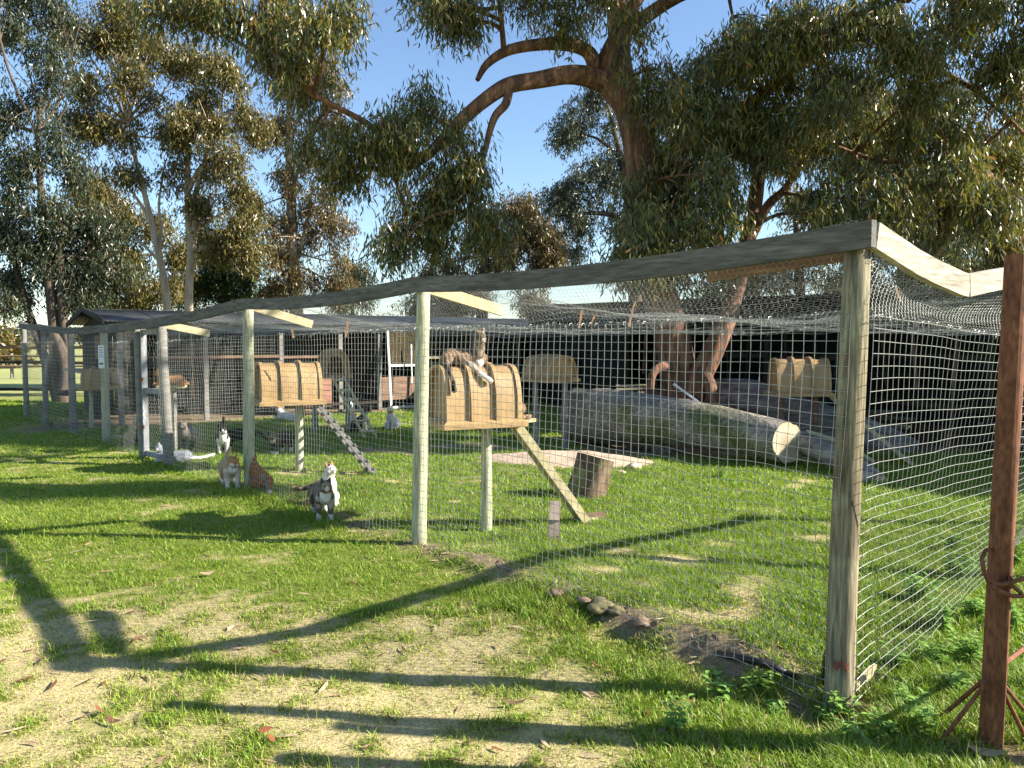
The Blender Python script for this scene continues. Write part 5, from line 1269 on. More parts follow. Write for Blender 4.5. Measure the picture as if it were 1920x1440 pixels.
main_limbs = [
    ([tb, T_(1282, 770), T_(1272, 700), T_(1258, 620), T_(1228, 520), T_(1213, 400), T_(1205, 290), T_(1185, 215), T_(1160, 175), T_(1128, 145)], [0.44, 0.33, 0.29, 0.27, 0.27, 0.28, 0.30, 0.25, 0.22, 0.19]),
    ([T_(1200, 250), T_(1168, 150, 12.7), T_(1160, 60, 12.9), T_(1150, -80, 13.1), T_(1160, -260, 13.3)], [0.24, 0.19, 0.17, 0.14, 0.09]),
    ([T_(1140, 155), T_(1080, 140, 12.3), T_(1010, 150, 12.2), T_(950, 162, 12.1), T_(900, 195, 12.0), T_(850, 240, 12.0), T_(790, 300, 11.9), T_(730, 320, 11.8)], [0.18, 0.15, 0.13, 0.12, 0.105, 0.09, 0.075, 0.05]),
    ([T_(955, 165, 12.1), T_(948, 195, 12.0), T_(925, 225, 12.0), T_(905, 300, 11.9), T_(880, 400, 11.8)], [0.07, 0.065, 0.055, 0.04, 0.025]),
    ([T_(800, 290, 11.9), T_(760, 300, 11.8), T_(700, 240, 11.6), T_(640, 205, 11.4), T_(590, 180, 11.3)], [0.07, 0.06, 0.05, 0.04, 0.03]),
    ([T_(1120, 140), T_(1100, 95, 12.3), T_(1040, 82, 12.2), T_(960, 92, 12.1), T_(915, 118, 12.1), T_(895, 150, 12.0)], [0.14, 0.11, 0.095, 0.08, 0.06, 0.035]),
    ([T_(1125, 135), T_(1150, 80, 12.4), T_(1180, 20, 12.3), T_(1240, -60, 12.2)], [0.15, 0.12, 0.10, 0.07]),
    ([T_(945, 95, 12.1), T_(940, 40, 12.0), T_(930, -40, 11.9)], [0.05, 0.04, 0.03]),
    ([T_(1205, 330), T_(1300, 270, 12.6), T_(1400, 200, 12.4), T_(1500, 120, 12.2), T_(1600, 30, 12.0)], [0.16, 0.12, 0.10, 0.08, 0.05]),
    ([T_(1170, 60, 12.9), T_(1300, -20, 12.4), T_(1500, -60, 11.8), T_(1700, 0, 11.2)], [0.12, 0.10, 0.08, 0.05]),
    ([T_(1600, 30, 12.0), T_(1720, 110, 11.8), T_(1830, 170, 11.6), T_(1930, 260, 11.5)], [0.05, 0.045, 0.035, 0.02]),
    ([T_(1700, 0, 11.2), Vector((6.0, 9.8, 6.9)), Vector((6.3, 8.5, 7.4)), Vector((6.6, 7.5, 7.0)), Vector((7.2, 7.1, 6.6)), Vector((8.2, 7.1, 6.5))], [0.06, 0.055, 0.045, 0.035, 0.03, 0.02]),  # unseen limb added to carry the leaves that shade the lawn
    ([T_(1530, 260, 12.2), T_(1640, 300, 12.0), T_(1760, 310, 11.8), T_(1860, 330, 11.7)], [0.04, 0.035, 0.03, 0.02]),
    # second leaning stem and the roots
    ([tb + Vector((0.15, -0.05, 0.05)), T_(1305, 730, 12.3), T_(1335, 660, 12.2), T_(1365, 590, 12.3), T_(1395, 480, 12.6), T_(1415, 380, 12.9), T_(1425, 300, 13.0)], [0.22, 0.19, 0.17, 0.15, 0.13, 0.12, 0.10]),
    ([T_(1410, 440, 12.7), T_(1440, 385, 12.6), T_(1475, 350, 12.5), T_(1530, 260, 12.2)], [0.085, 0.075, 0.06, 0.04]),
    ([T_(1316, 700, 12.2), T_(1332, 725, 12.0), T_(1338, 765, 11.9), T_(1338, 830, 11.9)], [0.12, 0.10, 0.085, 0.07]),
    ([T_(1262, 690, 12.3), T_(1235, 690, 12.1), T_(1220, 720, 12.0), T_(1222, 830, 12.0)], [0.10, 0.07, 0.06, 0.05]),
]
MB_ = []
def B(u, v, y, *a, **k):
    if u > 1380 and abs(v - (500 - (u - 1545) * 0.54)) < 95 and 11.2 < y < 13.2: y = 10.9 if u < 1700 else 13.5    # the low sun reaches the trunk under these boughs
    MB_.append(bl(u, v, y, *a, **k))
for (u, v, r) in [(800, 215, 46), (745, 240, 44), (865, 250, 36), (770, 300, 46), (890, 330, 26), (840, 355, 42), (760, 395, 42), (890, 410, 40), (705, 285, 36), (830, 430, 40), (740, 445, 32),
                  (655, 265, 48), (600, 235, 52), (575, 175, 52), (625, 320, 34), (560, 290, 30), (660, 335, 24), (935, 440, 30)]:
    B(u, v, 11.8 + random.uniform(-0.35, 0.35), r, 1.1)
for (u, v, r) in [(545, 110, 55), (600, 60, 55), (530, 30, 60), (470, 50, 50), (400, 20, 50), (330, 5, 50), (270, 10, 30), (640, 20, 25)]:
    B(u, v, 11.0 + random.uniform(-0.3, 0.3), r, 1.2)
for (u, v, r) in [(795, -25, 46), (860, 5, 44), (930, -20, 46), (870, 50, 20), (1000, -10, 42), (1060, -20, 45), (1065, 40, 26), (1130, -10, 40), (1180, 40, 36), (820, 30, 28)]:
    B(u, v, 11.9 + random.uniform(-0.4, 0.4), r, 1.1)
for k in range(46):                         # the big mass right of the trunk
    u = random.uniform(1230, 1960); v = random.uniform(-20, 400)
    B(u, v, random.uniform(10.7, 13.6), random.uniform(48, 80), 1.0)
for (u, v, r) in [(1260, 300, 45), (1275, 400, 50), (1230, 430, 40), (1200, 460, 34), (1300, 450, 40), (1345, 400, 48), (1400, 270, 60), (1185, 430, 26), (1520, 380, 45), (1580, 330, 60), (1660, 380, 55), (1740, 350, 60), (1800, 300, 60), (1860, 250, 60), (1760, 420, 40),
                  (1215, 355, 34, ), (1240, 460, 40), (1190, 490, 26), (1285, 330, 45), (1800, 60, 70), (1880, 120, 70), (1650, 90, 70), (1500, 60, 70), (1400, 100, 60), (1560, 180, 60), (1850, 400, 45), (1480, 210, 55), (1250, 210, 45), (1320, 180, 60), (1230, 130, 45), (1560, 420, 35), (1450, 300, 45), (1340, 330, 50), (1900, 330, 50), (1700, 250, 60), (1255, 490, 30), (1330, 480, 28)]:
    B(u, v, random.uniform(10.8, 12.8), r, 1.15)
for k in range(44):                         # crown going on above the picture, thickened to shade the limbs
    B(random.uniform(1000, 2250), random.uniform(-460, -70), random.uniform(10.6, 14), random.uniform(80, 130), 0.75)
for k in range(12):                         # leaves of an unseen limb, added to shade the left lawn
    MB_.append((Vector((random.uniform(5.6, 8.8), random.uniform(6.95, 7.4) if k % 3 else random.uniform(10.2, 10.9), random.uniform(6.0, 7.0))), 0.75, 0.35, 0.45, 1.0))
tree('huge red barked gum tree with drooping crown and an arching limb over the pen', main_limbs, MB_, 262000, BARK_RED, PAL_MAIN, 0.14, 0.011, 5, twin=True, clump=0.27, droop=1.0, spray=0.5, n=22, amp=0.10, tw=0.025, nsub=4, base=tb)

# trees beyond the sheds
def simple_tree(label, stems, blobs, nleaf, bark, pal, seed, ln=0.20, wd=0.024, **k):
    return tree(label, stems, [bl(*b) for b in blobs], int(nleaf * 1.55), bark, pal, ln * 0.76, wd * 0.76, seed, **k)
y = 23.0
D = lambda u, v, yy=None: dp(u, v, yy or y)
def gnd(u, yy): q = dp(u, 700, yy); return Vector((q.x, q.y, -0.2))
simple_tree('slim pale trunked gum leaning over the gable end of the shed', [([gnd(318, 23), D(312, 560), D(298, 480), D(280, 400), D(255, 300), D(238, 230)], [0.12, 0.11, 0.10, 0.085, 0.06, 0.03]), ([D(285, 420), D(262, 380), D(240, 350)], [0.06, 0.045, 0.02]), ([D(297, 480), D(302, 430), D(298, 380), D(310, 300)], [0.06, 0.05, 0.035, 0.02]), ([D(303, 495), D(270, 460), D(245, 440)], [0.05, 0.035, 0.02])],
            [(225, 60, 23, 55), (170, 90, 23, 50), (280, 90, 23, 55), (220, 150, 22.6, 60), (160, 170, 23, 45), (290, 180, 23.4, 50), (200, 225, 22.7, 50), (255, 250, 23, 45), (160, 245, 23, 40), (300, 260, 23.5, 34), (130, 60, 23.4, 40), (245, 330, 23, 34), (330, 120, 23.5, 45), (235, 20, 23, 40)], 17000, BARK_PALE, PAL_OLIVE, 21, clump=0.42, tw=0.03)
simple_tree('twin stemmed pale gum with a sunlit open crown behind the shed roof', [([gnd(352, 22.5), D(354, 560), D(358, 480), D(353, 400), D(352, 320), D(355, 250)], [0.14, 0.12, 0.11, 0.10, 0.08, 0.04]), ([D(360, 470), D(366, 420), D(368, 360), D(385, 300), D(395, 250)], [0.11, 0.09, 0.08, 0.06, 0.03]), ([D(352, 360), D(372, 320), D(392, 300)], [0.08, 0.07, 0.04]), ([D(366, 430), D(400, 410), D(440, 385)], [0.045, 0.035, 0.015])],
            [(350, 215, 22.5, 46), (400, 250, 22.5, 46), (340, 270, 22.8, 34), (430, 300, 22.5, 44), (400, 330, 22.8, 40), (440, 370, 22.5, 40), (395, 400, 23, 36), (455, 430, 22.5, 40), (420, 470, 22.7, 34), (320, 330, 23, 34), (470, 480, 22.5, 34), (380, 180, 23, 44), (440, 210, 23, 46), (430, 130, 23, 50), (370, 100, 23.3, 50), (480, 250, 23, 34)], 19000, BARK_PALE, PAL_OLIVE, 22, clump=0.42, tw=0.03)
simple_tree('tall narrow gum with sparse bronze leaves behind the middle of the shed', [([gnd(556, 27), D(556, 560, 27), D(548, 470, 27), D(546, 370, 27), D(542, 260, 27), D(545, 120, 27), D(550, 40, 27)], [0.26, 0.22, 0.2, 0.17, 0.13, 0.08, 0.03]), ([D(552, 500, 27), D(575, 420, 27), D(585, 340, 27)], [0.09, 0.07, 0.03]), ([D(546, 370, 27), D(565, 300, 27), D(590, 250, 27)], [0.07, 0.05, 0.02])],
            [(560, 50, 27, 46), (585, 110, 27, 48), (540, 140, 27, 46), (615, 160, 27, 44), (560, 210, 27, 55), (620, 230, 27, 46), (515, 250, 27, 44), (580, 300, 27, 46), (540, 340, 27, 45), (600, 390, 27, 48), (530, 410, 27, 50), (630, 430, 27, 38), (570, 450, 27, 52), (510, 480, 27, 46), (620, 490, 27, 44), (560, 530, 27, 56), (500, 545, 27, 44), (630, 550, 27, 46), (480, 390, 27, 28), (600, 70, 27, 36)], 25000, BARK_PALE, PAL_BROWN, 23, clump=0.45, ln=0.22, wd=0.024, tw=0.03)
simple_tree('dark leafy young gum low behind the bronze tree', [([gnd(665, 28), D(662, 600, 28), D(658, 540, 28)], [0.1, 0.08, 0.04])], [(650, 545, 28, 26), (672, 525, 28, 20), (635, 565, 28, 24), (680, 560, 28, 22)], 3600, BARK_DARK, PAL_DARK, 24)
simple_tree('broad olive and bronze gum between the bronze tree and the huge trunk', [([gnd(900, 30), D(905, 560, 30), D(910, 480, 30), D(920, 420, 30)], [0.25, 0.22, 0.15, 0.05]), ([D(905, 540, 30), D(960, 480, 30), D(990, 440, 30)], [0.12, 0.09, 0.03])],
            [(950, 420, 30, 42), (1000, 450, 30, 42), (900, 450, 30, 46), (860, 500, 30, 48), (940, 490, 30, 50), (1010, 510, 30, 46), (810, 530, 30, 44), (900, 550, 30, 52), (980, 560, 30, 46), (790, 570, 30, 36), (1040, 480, 30, 28), (985, 400, 30, 26), (850, 570, 30, 40)], 28800, BARK_DARK, PAL_BROWN, 25, ln=0.24, wd=0.026)
simple_tree('airy blue green gum showing behind the huge red trunk', [([gnd(1195, 28), D(1190, 480, 28), D(1180, 380, 28), D(1165, 300, 28), D(1140, 200, 28)], [0.3, 0.25, 0.2, 0.12, 0.04]), ([D(1185, 420, 28), D(1130, 400, 28), D(1050, 405, 28)], [0.12, 0.09, 0.03]), ([D(1168, 300, 28), D(1120, 260, 28), D(1070, 250, 28)], [0.08, 0.05, 0.02])],
            [(1110, 195, 28, 30), (1140, 230, 28, 32), (1080, 235, 28, 26), (1060, 255, 28, 18), (1150, 290, 28, 34), (1105, 320, 28, 36), (1150, 350, 28, 34), (1070, 350, 28, 26), (1110, 375, 28, 26), (1060, 385, 28, 24), (1160, 410, 28, 30), (1085, 420, 28, 24), (1045, 370, 28, 18), (1200, 300, 28, 30), (1120, 165, 28, 22), (1220, 380, 28, 40), (1080, 470, 28, 20)], 18720, BARK_DARK, PAL_BLUE, 26, ln=0.2, wd=0.024, spray=0.4)
y = 20.5
simple_tree('dark three stemmed gum by the rail fence at the end of the pen', [([gnd(124, 20.5), D(118, 735), D(108, 690), D(103, 620), D(92, 520), D(80, 400), D(70, 250)], [0.26, 0.22, 0.17, 0.15, 0.13, 0.10, 0.05]), ([D(118, 720), D(128, 660), D(118, 590), D(112, 480), D(110, 380)], [0.14, 0.12, 0.11, 0.09, 0.04]), ([gnd(110, 20.8), D(80, 660), D(55, 590), D(35, 520), D(10, 420)], [0.13, 0.11, 0.10, 0.08, 0.04]), ([D(103, 620), D(125, 690, 20.2), D(122, 740, 20.0)], [0.12, 0.16, 0.18])],
            [(60, 170, 20.5, 60), (20, 230, 20.5, 60), (100, 240, 20.5, 55), (50, 310, 20.5, 62), (10, 350, 20.5, 50), (110, 320, 20.8, 44), (80, 390, 20.5, 52), (20, 430, 20.5, 50), (120, 430, 20.6, 44), (60, 470, 20.5, 46), (10, 520, 20.5, 38), (100, 500, 20.5, 40), (140, 520, 20.8, 44), (30, 570, 20.4, 24), (150, 470, 21, 44), (190, 440, 21, 44), (170, 560, 21, 36), (215, 500, 21, 40), (90, 100, 21, 60), (30, 60, 21, 60), (-40, 200, 20.5, 70), (-40, 420, 20.5, 60), (20, -20, 21, 60), (110, 20, 21.5, 45)], 27000, BARK_DARK, PAL_DARK, 27, clump=0.42, tw=0.03)
simple_tree('low bushy olive gum spreading behind the gable end of the shed', [([gnd(235, 26), D(240, 600, 26), D(240, 540, 26), D(235, 480, 26)], [0.2, 0.16, 0.11, 0.05])],
            [(190, 380, 26, 36), (230, 420, 26, 44), (180, 480, 26, 44), (250, 490, 26, 48), (210, 540, 26, 48), (270, 550, 26, 46), (320, 540, 26, 36), (150, 560, 26, 36), (290, 430, 26, 36), (330, 480, 26, 30), (240, 590, 26, 48)], 21600, BARK_PALE, PAL_OLIVE, 28)
simple_tree('dense deep green tree low between the pale gum trunks', [([gnd(420, 28), D(420, 600, 28), D(420, 540, 28), D(420, 480, 28)], [0.2, 0.16, 0.11, 0.05])],
            [(420, 490, 28, 38), (390, 530, 28, 40), (450, 530, 28, 38), (420, 565, 28, 44), (340, 560, 28, 36), (470, 570, 28, 30), (380, 470, 28, 26)], 15840, BARK_DARK, [(0.04, 0.075, 0.022), (0.05, 0.09, 0.025), (0.07, 0.105, 0.03), (0.09, 0.12, 0.035), (0.10, 0.09, 0.03)], 29, droop=0.3)
# right-hand background
y = 19.0
simple_tree('shadowy dark gum behind the open shed near the rail corner', [([gnd(1700, 19), D(1705, 520), D(1700, 420), D(1695, 300), D(1690, 150)], [0.32, 0.27, 0.24, 0.19, 0.1]), ([D(1702, 450), D(1760, 360), D(1800, 280)], [0.12, 0.09, 0.04])],
            [(1700, 320, 19, 55), (1640, 300, 19, 55), (1760, 330, 19, 55), (1690, 440, 19, 45), (1640, 480, 19, 45), (1740, 470, 19, 40), (1700, 200, 19, 70), (1800, 180, 19, 70), (1590, 200, 19, 60), (1600, 380, 19, 45), (1780, 430, 19, 40), (1640, 540, 19, 40), (1720, 550, 19, 40)], 25920, BARK_DARK, PAL_DARK, 31, ln=0.18)
simple_tree('bright olive gum with thin dark trunk far beyond the open shed', [([gnd(1840, 27), D(1845, 560, 27), D(1865, 440, 27), D(1890, 330, 27), D(1905, 250, 27)], [0.2, 0.17, 0.14, 0.1, 0.05]), ([D(1852, 500, 27), D(1830, 430, 27), D(1815, 380, 27)], [0.08, 0.06, 0.03]), ([D(1865, 440, 27), D(1900, 420, 27)], [0.05, 0.03])],
            [(1880, 400, 27, 44), (1830, 440, 27, 46), (1900, 480, 27, 46), (1840, 510, 27, 50), (1790, 540, 27, 44), (1880, 560, 27, 50), (1930, 420, 27, 44), (1770, 490, 27, 34), (1870, 300, 27, 50), (1930, 250, 27, 55)], 24480, BARK_DARK, PAL_OLIVE, 32, ln=0.22)
simple_tree('slender olive gum filling the gap beyond the leaning red stem', [([gnd(1500, 25), D(1500, 560, 25), D(1495, 470, 25), D(1490, 380, 25)], [0.2, 0.17, 0.12, 0.05])],
            [(1490, 400, 25, 34), (1540, 450, 25, 40), (1450, 470, 25, 36), (1380, 500, 25, 44), (1500, 520, 25, 48), (1430, 540, 25, 46), (1570, 540, 25, 46), (1340, 560, 25, 40), (1600, 470, 25, 36)], 17280, BARK_DARK, PAL_OLIVE, 33, ln=0.2)

# far bushes at the end of the field
def bush(label, u, v, yy, rpx, n, pal, seed):
    c = dp(u, v, yy); t = thing('field_bush', label, 'bush', (c.x, c.y, 0), 'far bushes beyond the field')
    r = rpx * yy / FPX
    m = MB(); m.tube([Vector((c.x, c.y, -0.1)), Vector((c.x, c.y, max(0.3, c.z)))], [r * 0.08, r * 0.04], 6); build('stem', m, BARK_DARK, t)
    V, F, cc = leaves([(Vector((c.x + r * 0.7 * k, c.y + 0.3 * k, c.z * (0.7 + 0.3 * ((k + 2) % 2)))), r * 0.75, r * 0.6, r * 0.6) for k in (-1.2, -0.3, 0.6, 1.3)] , n, 0.5, 0.10, pal, 0.1, 0.8, False, seed, 0.45, 0.9)
    npmesh('foliage', V, F, LEAFM, t, col=cc)
bush('grey green bush with a raised tuft far across the field', 20, 632, 90, 26, 1800, PAL_BLUE, 41)
bush('olive bush far across the field behind the end posts', 70, 634, 100, 24, 1500, PAL_OLIVE, 42)
bush('dark far bush on the field edge near the gum stems', 125, 634, 95, 26, 1600, PAL_DARK, 43)
bush('pale low bush half way across the field', 15, 664, 48, 14, 900, PAL_OLIVE, 44)
# ================================================================== small things
# rusty posts at the edge of the lawn
def rusty_post(label, base, top, r, stays=(), loop=None, bars=()):
    base = Vector(base); t = thing('rusty_post', label, 'post', base, 'rusty steel posts')
    m = MB(); m.tube([base + Vector((0, 0, -0.1)), base.lerp(Vector(top), 0.33), base.lerp(Vector(top), 0.66), top], r, 20); build('pole', m, RUST, t, smooth=False)
    for a, b in stays:
        m = MB(); m.tube([a, b], 0.0085, 8); build('stay', m, RUST, t)
    for pts in (loop or ()):
        m = MB(); m.tube(pts, 0.0085, 8); build('hook', m, RUST, t, smooth=True)
    for a, b in bars:
        m = MB(); m.tube([a, b], 0.010, 8); build('cross_bar', m, RUST, t)
    return t
rb = gpt(1856, 1408); yr = rb.y
rt = dp(1908, 478, yr + 0.02)
Q = lambda u, v, dy=0.0: dp(u, v, yr + dy)
rusty_post('tall rusty steel post with a hooked rod and four stays', rb, rt, 0.043,
           stays=[(Q(1850, 1278, -0.03), gpt(1752, 1398, -0.02)), (Q(1848, 1272, 0.04), gpt(1745, 1352, -0.02)), (Q(1872, 1278, -0.04), gpt(1932, 1392, -0.02)), (Q(1874, 1274, 0.03), gpt(1950, 1360, -0.02))],
           loop=[[Q(1880, 1030, 0.03), Q(1848, 1032, -0.02), Q(1841, 1048, -0.05), Q(1845, 1072, -0.06), Q(1854, 1094, -0.062), Q(1880, 1096, -0.064), Q(1915, 1086, -0.05), Q(1960, 1075, 0.0)], [Q(1856, 1094, -0.07), Q(1872, 1108, -0.072), Q(1900, 1118, -0.06), Q(1960, 1116, -0.02)], [Q(1893, 1080, -0.04), Q(1896, 1096, -0.05), Q(1915, 1112, -0.05)]])
r2 = gpt(1932, 1302)
rusty_post('thin rusty steel stub beside the tall rusty post at the lawn edge', r2, r2 + Vector((0.02, 0, 0.95)), 0.026, bars=[(r2 + Vector((0, 0, 0.24)), Q(1880, 1246, 0.03))])
r3 = gp(2140, 1440); rusty_post('rusty steel post of the same stand beyond the tall rusty post', r3, r3 + Vector((0.03, 0, 1.75)), 0.04)

r4 = gp(2110, 1510); rusty_post('added rusty steel post out of view, casting a shadow band on the lawn', r4, r4 + Vector((0.03, 0, 1.7)), 0.045)  # unseen post, put in for the shadow it throws across the lawn

# arrow sign on the fence
sg = FP[5] + OUT * 0.10
ys = sg.y
sc = dp(190, 669, ys)
sign = thing('arrow_sign', 'small white sign with black arrow wired to the fence post', 'sign', (sc.x, sc.y, sc.z - 0.2))
sr = math.atan2(LDIR.y, LDIR.x); sd_ = Vector((0.93, -0.36, 0)).normalized(); sn = Vector((-0.36, -0.93, 0)).normalized()
SR3 = Matrix((sd_, -sn, Vector((0, 0, 1)))).transposed()
sw, sh = 14.5 * ys / FPX, 43 * ys / FPX
m = MB(); m.box(sc, (sw, 0.004, sh), M=SR3); build('plate', m, plain('white_sign', (0.75, 0.77, 0.80), 0.4, var=0.03), sign)
def on_sign(name, pts, mt, lift=0.0045):
    m = MB(); vs = [sc + sd_ * x * sw + Vector((0, 0, z * sh)) + sn * l for l in (0.0025, lift) for x, z in pts]; n = len(pts)
    m.add(vs, [tuple(range(n - 1, -1, -1)), tuple(range(n, 2 * n))] + [(i, (i + 1) % n, n + (i + 1) % n, n + i) for i in range(n)]); build(name, m, mt, sign)
INK = plain('black_ink', (0.015, 0.015, 0.015), 0.5); BLUEI = plain('blue_ink', (0.12, 0.16, 0.45), 0.5)
on_sign('arrow', [(-0.40, -0.335), (0.05, -0.335), (0.05, -0.375), (0.40, -0.30), (0.05, -0.225), (0.05, -0.265), (-0.40, -0.265)], INK)
for k in range(5):
    z = 0.40 - k * 0.10; on_sign('print_line', [(-0.36, z - 0.018), (0.36 - 0.13 * (k % 2), z - 0.018), (0.36 - 0.13 * (k % 2), z + 0.018), (-0.36, z + 0.018)], BLUEI)

# post and rail fence of the field beyond
for (yy, x0, x1, zs, lab) in ((24.0, -30, -9.3, (0.14, 0.98, 1.43), 'dark three rail timber fence beyond the end of the pen'), (34.0, -46, -12, (0.55, 1.0), 'pale two rail timber fence further out in the field')):
    rf = thing('rail_fence', lab, 'fence', (x1, yy, 0), 'rail fences of the field')
    x = x1
    while x > x0:
        m = MB(); m.tube([Vector((x, yy, -0.2)), Vector((x, yy, zs[-1] + 0.12))], [0.075, 0.065], 9); build('post', m, WOOD_OLD, rf)
        for z in zs:
            m = MB(); m.tube([Vector((x + 0.1, yy - 0.07, z)), Vector((x - 1.3, yy - 0.07, z + random.uniform(-0.03, 0.03))), Vector((x - 2.6, yy - 0.07, z))], [0.05, 0.048, 0.045], 8); build('rail', m, WOOD_DARK if (yy < 30 and z < 1.2) else WOOD_BROWN, rf)
        x -= 2.5

# broad leaved weeds
WEED = attrmat('weed_leaf', rough=0.45, transl=0.3, spec=0.4)
def weed(label, p, h, n, size, seed, group=None, name='leafy_weed'):
    g = np.random.default_rng(seed); p = Vector(p); t = thing(name, label, 'weed', p, group)
    V, F, C, k0 = [], [], [], 0; ms = MB()
    for s_ in range(n):
        az = g.random() * 6.28; ln = h * (0.55 + 0.6 * g.random()); sp = 0.25 + 0.5 * g.random()
        tip = p + Vector((math.cos(az) * ln * sp, math.sin(az) * ln * sp, ln)); o = p + Vector((g.normal() * 0.025, g.normal() * 0.025, -0.005))
        ms.tube([o, o.lerp(tip, 0.5) + Vector((0, 0, 0.01)), tip], [0.0022, 0.0018, 0.001], 5)
        K = 5
        for k in range(K):
            q = o.lerp(tip, 0.3 + 0.7 * k / (K - 1)); L0 = size * (1.1 - 0.5 * k / K) * (0.7 + 0.6 * g.random())
            for sgn in (0, 1):
                a2 = az + k * 1.57 + sgn * math.pi + g.normal() * 0.3; d = Vector((math.cos(a2), math.sin(a2), 0.15 + g.normal() * 0.25)).normalized(); sv = d.cross(Vector((0, 0, 1))).normalized(); up = Vector((0, 0, 1))
                pts = [q, q + d * L0 * 0.3 + sv * L0 * 0.24 + up * 0.1 * L0, q + d * L0 * 0.3 - sv * L0 * 0.24 + up * 0.1 * L0, q + d * L0 * 0.65 + sv * L0 * 0.22 + up * 0.05 * L0, q + d * L0 * 0.65 - sv * L0 * 0.22 + up * 0.05 * L0, q + d * L0 - up * 0.08 * L0, q + d * L0 * 0.3 + up * 0.04 * L0, q + d * L0 * 0.65 - up * 0.01 * L0]
                V += [tuple(x) for x in pts]; F += [(k0, k0 + 6, k0 + 1), (k0, k0 + 2, k0 + 6), (k0 + 1, k0 + 6, k0 + 3), (k0 + 3, k0 + 6, k0 + 7), (k0 + 6, k0 + 2, k0 + 4), (k0 + 6, k0 + 4, k0 + 7), (k0 + 3, k0 + 7, k0 + 5), (k0 + 7, k0 + 4, k0 + 5)]
                c = np.array([0.20, 0.34, 0.07]) * (0.7 + 0.6 * g.random()); C += [c] * 8; k0 += 8
    build('stems', ms, plain('weed_stem', (0.12, 0.18, 0.05), 0.6), t)
    npmesh('foliage', V, F, WEED, t, col=np.array(C))
for k, (u, v, h, n, s_) in enumerate([(1352, 1320, .11, 6, .045), (1272, 1370, .09, 5, .04), (1420, 1300, .08, 5, .04), (1455, 1345, .07, 5, .035)]):
    weed('pale leaved weed growing in the lawn short of the corner post', gpt(u, v), h * 1.3, n + 2, s_ * 1.1, 500 + k, 'weeds on the lawn short of the corner post')
for k, (u, v, h, n, s_) in enumerate([(1580, 1345, .10, 6, .045), (1545, 1352, .07, 4, .04)]):
    weed('leafy weed at the foot of the corner post', gpt(u, v), h, n, s_, 520 + k, 'weeds at the corner post')
for k, (u, v, h, n, s_) in enumerate([(1725, 1128, .14, 8, .055), (1765, 1180, .12, 8, .05), (1800, 1085, .14, 9, .055), (1745, 1250, .10, 6, .045), (1810, 1240, .11, 7, .045), (1700, 1330, .08, 6, .04), (1790, 1300, .09, 6, .04), (1830, 1160, .12, 7, .05), (1905, 1060, .14, 8, .05), (1895, 1180, .10, 6, .045), (1680, 1250, .07, 5, .04), (1660, 1385, .08, 6, .04), (1735, 1375, .09, 7, .045), (1600, 1400, .07, 6, .04), (1780, 1030, .12, 7, .05)]):
    weed('lush leafy weed along the side fence by the tall rusty post', gpt(u, v), h * 1.25, int(n * 1.5), s_ * 1.15, 540 + k, 'weeds along the side fence')
for k, (u, v) in enumerate([(1355, 895), (1235, 790), (160, 800), (95, 800), (175, 815), (230, 815), (120, 806)]):
    weed(['single bright green weed on the earth before the mossy log', 'small weed among the litter behind the sand patch'][k] if k < 2 else 'bright weed in the shade along the foot of the far fence', gpt(u, v), 0.13, 5, 0.055, 570 + k, 'weeds along the far fence foot' if k > 1 else None)

# black pipe, tub and plank at the corner
BLACKP = plain('black_polythene', (0.012, 0.012, 0.014), 0.45, var=0.2)
pp = thing('water_pipe', 'black polythene water pipe half buried along the fence foot', 'pipe', gpt(1255, 1220))
m = MB(); m.tube([gpt(1250, 1216, -0.01), gpt(1300, 1226, 0.02), gpt(1370, 1238, 0.022), gpt(1440, 1252, 0.02), gpt(1500, 1268, -0.02)], 0.019, 10); build('pipe', m, BLACKP, pp, smooth=True)
m = MB(); m.tube([gpt(1425, 1249, 0.02), gpt(1447, 1254, 0.02)], 0.024, 10); build('coupling', m, BLACKP, pp)
pp2 = thing('water_pipe', 'grey sheened pipe end poking out beside the corner post', 'pipe', gpt(1640, 1278))
m = MB(); m.tube([gpt(1632, 1274, 0.02), gpt(1670, 1282, 0.015), gpt(1715, 1290, -0.005)], 0.02, 10); build('pipe', m, BLACKP, pp2, smooth=True); m = MB(); m.tube([gpt(1630, 1273.5, 0.02), gpt(1640, 1276, 0.02)], 0.024, 10); build('collar', m, BLACKP, pp2)
tubp = FP[0] + NIN * 0.16 + LDIR * 0.10; tubp.z = gzf(tubp.x, tubp.y) - 0.01
tub = thing('feed_tub', 'small black plastic pot standing inside the fence behind the corner post', 'pot', tubp)
m = MB(); m.tube([tubp, tubp + Vector((0, 0, 0.13))], [0.055, 0.048], 16); build('body', m, BLACKP, tub, smooth=False); m = MB(); m.tube([tubp + Vector((0, 0, 0.13)), tubp + Vector((0, 0, 0.15))], [0.052, 0.045], 16); build('lid', m, BLACKP, tub)
q1, q2 = gpt(1603, 1302, 0.03), gpt(1634, 1276, 0.05)
pk = thing('wood_offcut', 'thin tan splinter of board lying beside the corner post', 'board', q1); m = MB(); m.beam(q1, q2, 0.02, 0.045, n=2); build('board', m, WOOD_PALE, pk); m = MB(); m.beam(q2, q2 + (q2 - q1) * 0.25, 0.012, 0.02, n=1); build('splinter', m, WOOD_PALE, pk)

